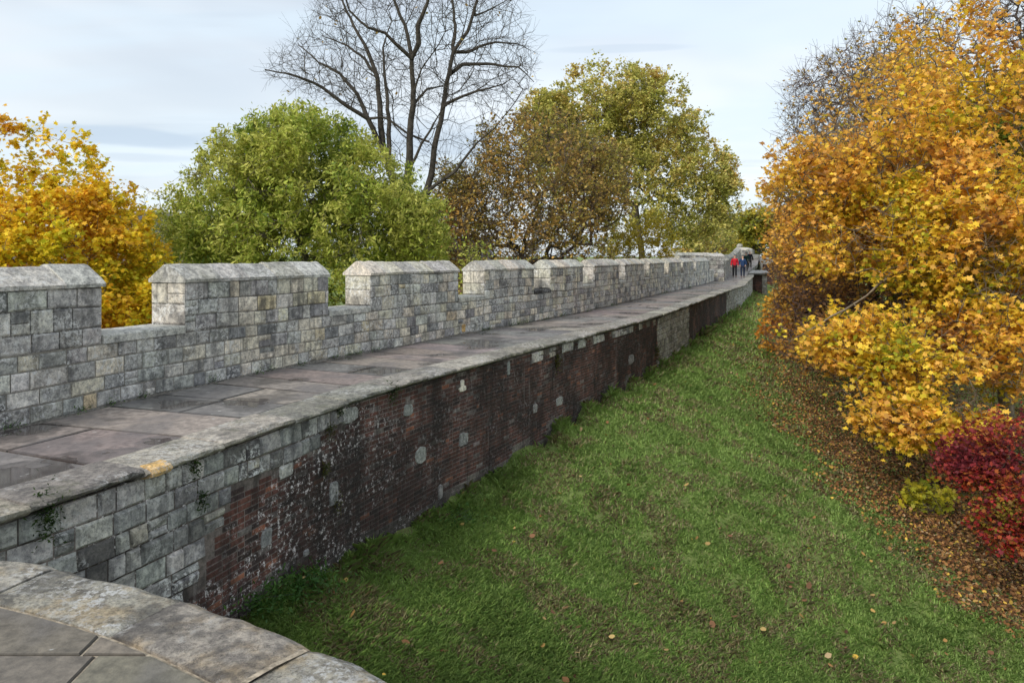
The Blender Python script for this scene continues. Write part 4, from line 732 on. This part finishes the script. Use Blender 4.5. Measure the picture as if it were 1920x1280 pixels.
    for s in (1, -1):
        n0 = len(tv); a = legs[s]; tv += [a[0], a[1], (a[2][0], a[2][1], .09)]; tr_ += [.1, .075, .062]; te += [(0, n0), (n0, n0+1), (n0+1, n0+2)]
        skin('shoe', [(a[2][0], a[2][1]+.03, .06), (a[2][0], a[2][1]-.06, .05), (a[3][0], a[3][1]-.05, .04)], [(0, 1), (1, 2)], [.055, .05, .042], M_boot, T, 1)
    skin('trousers', tv, te, tr_, tm, T)
    skin(hatname, [(0, .015, 1.68), (0, .015, 1.755)], [(0, 1)], [(.105, .112), (.085, .09)], pm('hat_cloth', hat), T, 2)
    if scarf: skin('scarf', [(0, -.06, 1.47), (0, -.11, 1.38)], [(0, 1)], [(.07, .05), (.045, .03)], pm('scarf_cloth', scarf), T, 1)
    if bag:
        mb = MB(); mb.add([(.24+a, b_, z_) for z_ in (.85, 1.1) for a, b_ in ((-.02, -.16), (.1, -.16), (.1, .12), (-.02, .12))], [(0, 1, 5, 4), (1, 2, 6, 5), (2, 3, 7, 6), (3, 0, 4, 7), (4, 5, 6, 7), (3, 2, 1, 0)], (.012, .012, .015)); mb.build('shoulder_bag', M_col, None).parent = T
    return T
D = 55.2; person((1377.5-960)*D/FPX, D, 0, 1.74, 'person in red jacket, dark trousers and navy beanie walking towards the camera', (.42, .008, .02), (.01, .01, .014), (.02, .025, .09), 'beanie', phase=1, rot=-.3)
D = 54.6; person((1392.5-960)*D/FPX, D, 0, 1.7, 'person in navy jacket with hands in pockets and grey cap beside the red jacket', (.012, .035, .1), (.012, .018, .04), (.07, .06, .06), 'flat_cap', phase=-1, stride=.08, arm='pocket', rot=-.3, scarf=(.55, .5, .5))
D = 69; person((1406-960)*D/FPX, D, float(zfar(69)), 1.68, 'person in long dark coat with shoulder bag following behind the couple', (.012, .014, .022), (.05, .04, .035), (.5, .45, .38), 'hair', phase=1, stride=.1, coatlen=.62, rot=-.3, bag=True, scarf=(.12, .02, .02))
D = 66; person((1398.8-960)*D/FPX, D, float(zfar(66)), 1.72, 'person in dark green jacket half hidden behind the navy jacket', (.01, .035, .03), (.02, .02, .025), (.03, .02, .015), 'hair', phase=-1, rot=-.3)
# ------------------------------------------------------------------ world, sun, camera
SE, SR = math.radians(32), math.radians(215)   # sun behind the camera's left
W = bpy.data.worlds.new('World'); S.world = W; W.use_nodes = True; t = W.node_tree; t.nodes.clear(); nn = t.nodes.new; lk = t.links.new
sky = nn('ShaderNodeTexSky'); sky.sky_type = 'NISHITA'; sky.sun_disc = False; sky.sun_elevation = SE; sky.sun_rotation = SR; sky.air_density = 1.; sky.dust_density = 2.
tc = nn('ShaderNodeTexCoord'); sp = nn('ShaderNodeSeparateXYZ'); lk(tc.outputs['Generated'], sp.inputs[0])
# cloud-plane coordinates: direction / (z + c)
def mth(op, a, b=None):
    o = nn('ShaderNodeMath'); o.operation = op
    for i, v in enumerate((a, b)):
        if v is None: continue
        if hasattr(v, 'links'): lk(v, o.inputs[i])
        else: o.inputs[i].default_value = v
    return o.outputs[0]
zz = mth('ADD', mth('MAXIMUM', sp.outputs[2], 0.), .12); cb = nn('ShaderNodeCombineXYZ'); lk(mth('DIVIDE', sp.outputs[0], zz), cb.inputs[0]); lk(mth('DIVIDE', sp.outputs[1], zz), cb.inputs[1])
def wn(scale, det, loc, dist=0., sc=(1, 1, 1)):
    mp = nn('ShaderNodeMapping'); mp.inputs['Location'].default_value = loc; mp.inputs['Scale'].default_value = sc; lk(cb.outputs[0], mp.inputs[0]); o = nn('ShaderNodeTexNoise'); o.inputs['Scale'].default_value = scale; o.inputs['Detail'].default_value = det; o.inputs['Distortion'].default_value = dist; o.inputs['Roughness'].default_value = .5; lk(mp.outputs[0], o.inputs[0]); return o.outputs['Fac']
def mr(f, a, b, c=0., d=1.):
    o = nn('ShaderNodeMapRange'); o.interpolation_type = 'SMOOTHSTEP'; lk(f, o.inputs[0])
    for i, v in zip((1, 2, 3, 4), (a, b, c, d)): o.inputs[i].default_value = v
    return o.outputs[0]
def mx(f, a, b):
    o = nn('ShaderNodeMix'); o.data_type = 'RGBA'
    if hasattr(f, 'links'): lk(f, o.inputs[0])
    else: o.inputs[0].default_value = f
    for i, v in ((6, a), (7, b)):
        if hasattr(v, 'links'): lk(v, o.inputs[i])
        else: o.inputs[i].default_value = (*v, 1)
    return o.outputs[2]
veil = mr(wn(.55, 4, (2, 1, 0), .4), .35, .7, .55, .97); c1 = mx(veil, sky.outputs[0], (7.35, 7.8, 8.15)); c1 = mx(mr(wn(.8, 5, (6, 3, 0), .3, (1, 1.8, 1)), .45, .68, 0, .6), c1, (5.6, 6.7, 7.6)); c1 = mx(mr(wn(.5, 5, (1, 8, 0), .3, (.6, 2.2, 1)), .56, .66, 0, .75), c1, (4.4, 5.2, 6.1))
yy_ = mth('MAXIMUM', sp.outputs[1], .01); xa = mth('DIVIDE', sp.outputs[0], yy_); za = mth('DIVIDE', sp.outputs[2], yy_); dn = wn(1.6, 6, (4, 4, 0), .2)
for cx_, cz_, wx_, wz_, sl_, am_ in ((-.56, .168, .15, .013, -.09, .8), (-.5, .135, .12, .007, -.03, .45), (.15, .288, .11, .006, .03, .4), (-.44, .105, .2, .012, 0, .35)):
    u_ = mth('SUBTRACT', xa, cx_); e1 = mth('POWER', mth('ABSOLUTE', mth('DIVIDE', u_, wx_)), 2.); e2 = mth('POWER', mth('ABSOLUTE', mth('DIVIDE', mth('SUBTRACT', mth('SUBTRACT', za, cz_), mth('MULTIPLY', u_, sl_)), wz_)), 2.)
    q_ = mth('ADD', mth('ADD', e1, e2), mth('MULTIPLY', mth('SUBTRACT', dn, .5), 3.5)); c1 = mx(mth('MULTIPLY', mr(q_, 1.3, .2), am_), c1, (4.3, 5.2, 6.2))
bg = nn('ShaderNodeBackground'); bg.inputs[1].default_value = .1; lk(c1, bg.inputs[0]); wo = nn('ShaderNodeOutputWorld'); lk(bg.outputs[0], wo.inputs[0])
sl = bpy.data.lights.new('sun', 'SUN'); sl.energy = 2.0; sl.angle = math.radians(14); sl.color = (1, .95, .87); so = bpy.data.objects.new('sun', sl); COL.objects.link(so)
az = SR; dv = Vector((math.sin(az)*math.cos(SE), math.cos(az)*math.cos(SE), math.sin(SE))); so.rotation_euler = dv.to_track_quat('Z', 'Y').to_euler()
cam = bpy.data.cameras.new('camera'); co = bpy.data.objects.new('camera', cam); COL.objects.link(co); S.camera = co
co.location = (0, 0, CZ); co.rotation_euler = (math.pi/2, 0, 0); cam.sensor_width = 36; cam.lens = 36*FPX/1920; cam.shift_y = -160/1920; cam.clip_end = 9000; cam.clip_start = .05
S.render.engine = 'CYCLES'; S.view_settings.view_transform = 'Standard'; S.view_settings.look = 'None'; S.view_settings.exposure = .5; S.view_settings.gamma = 1
S.render.resolution_x, S.render.resolution_y = 1024, 682
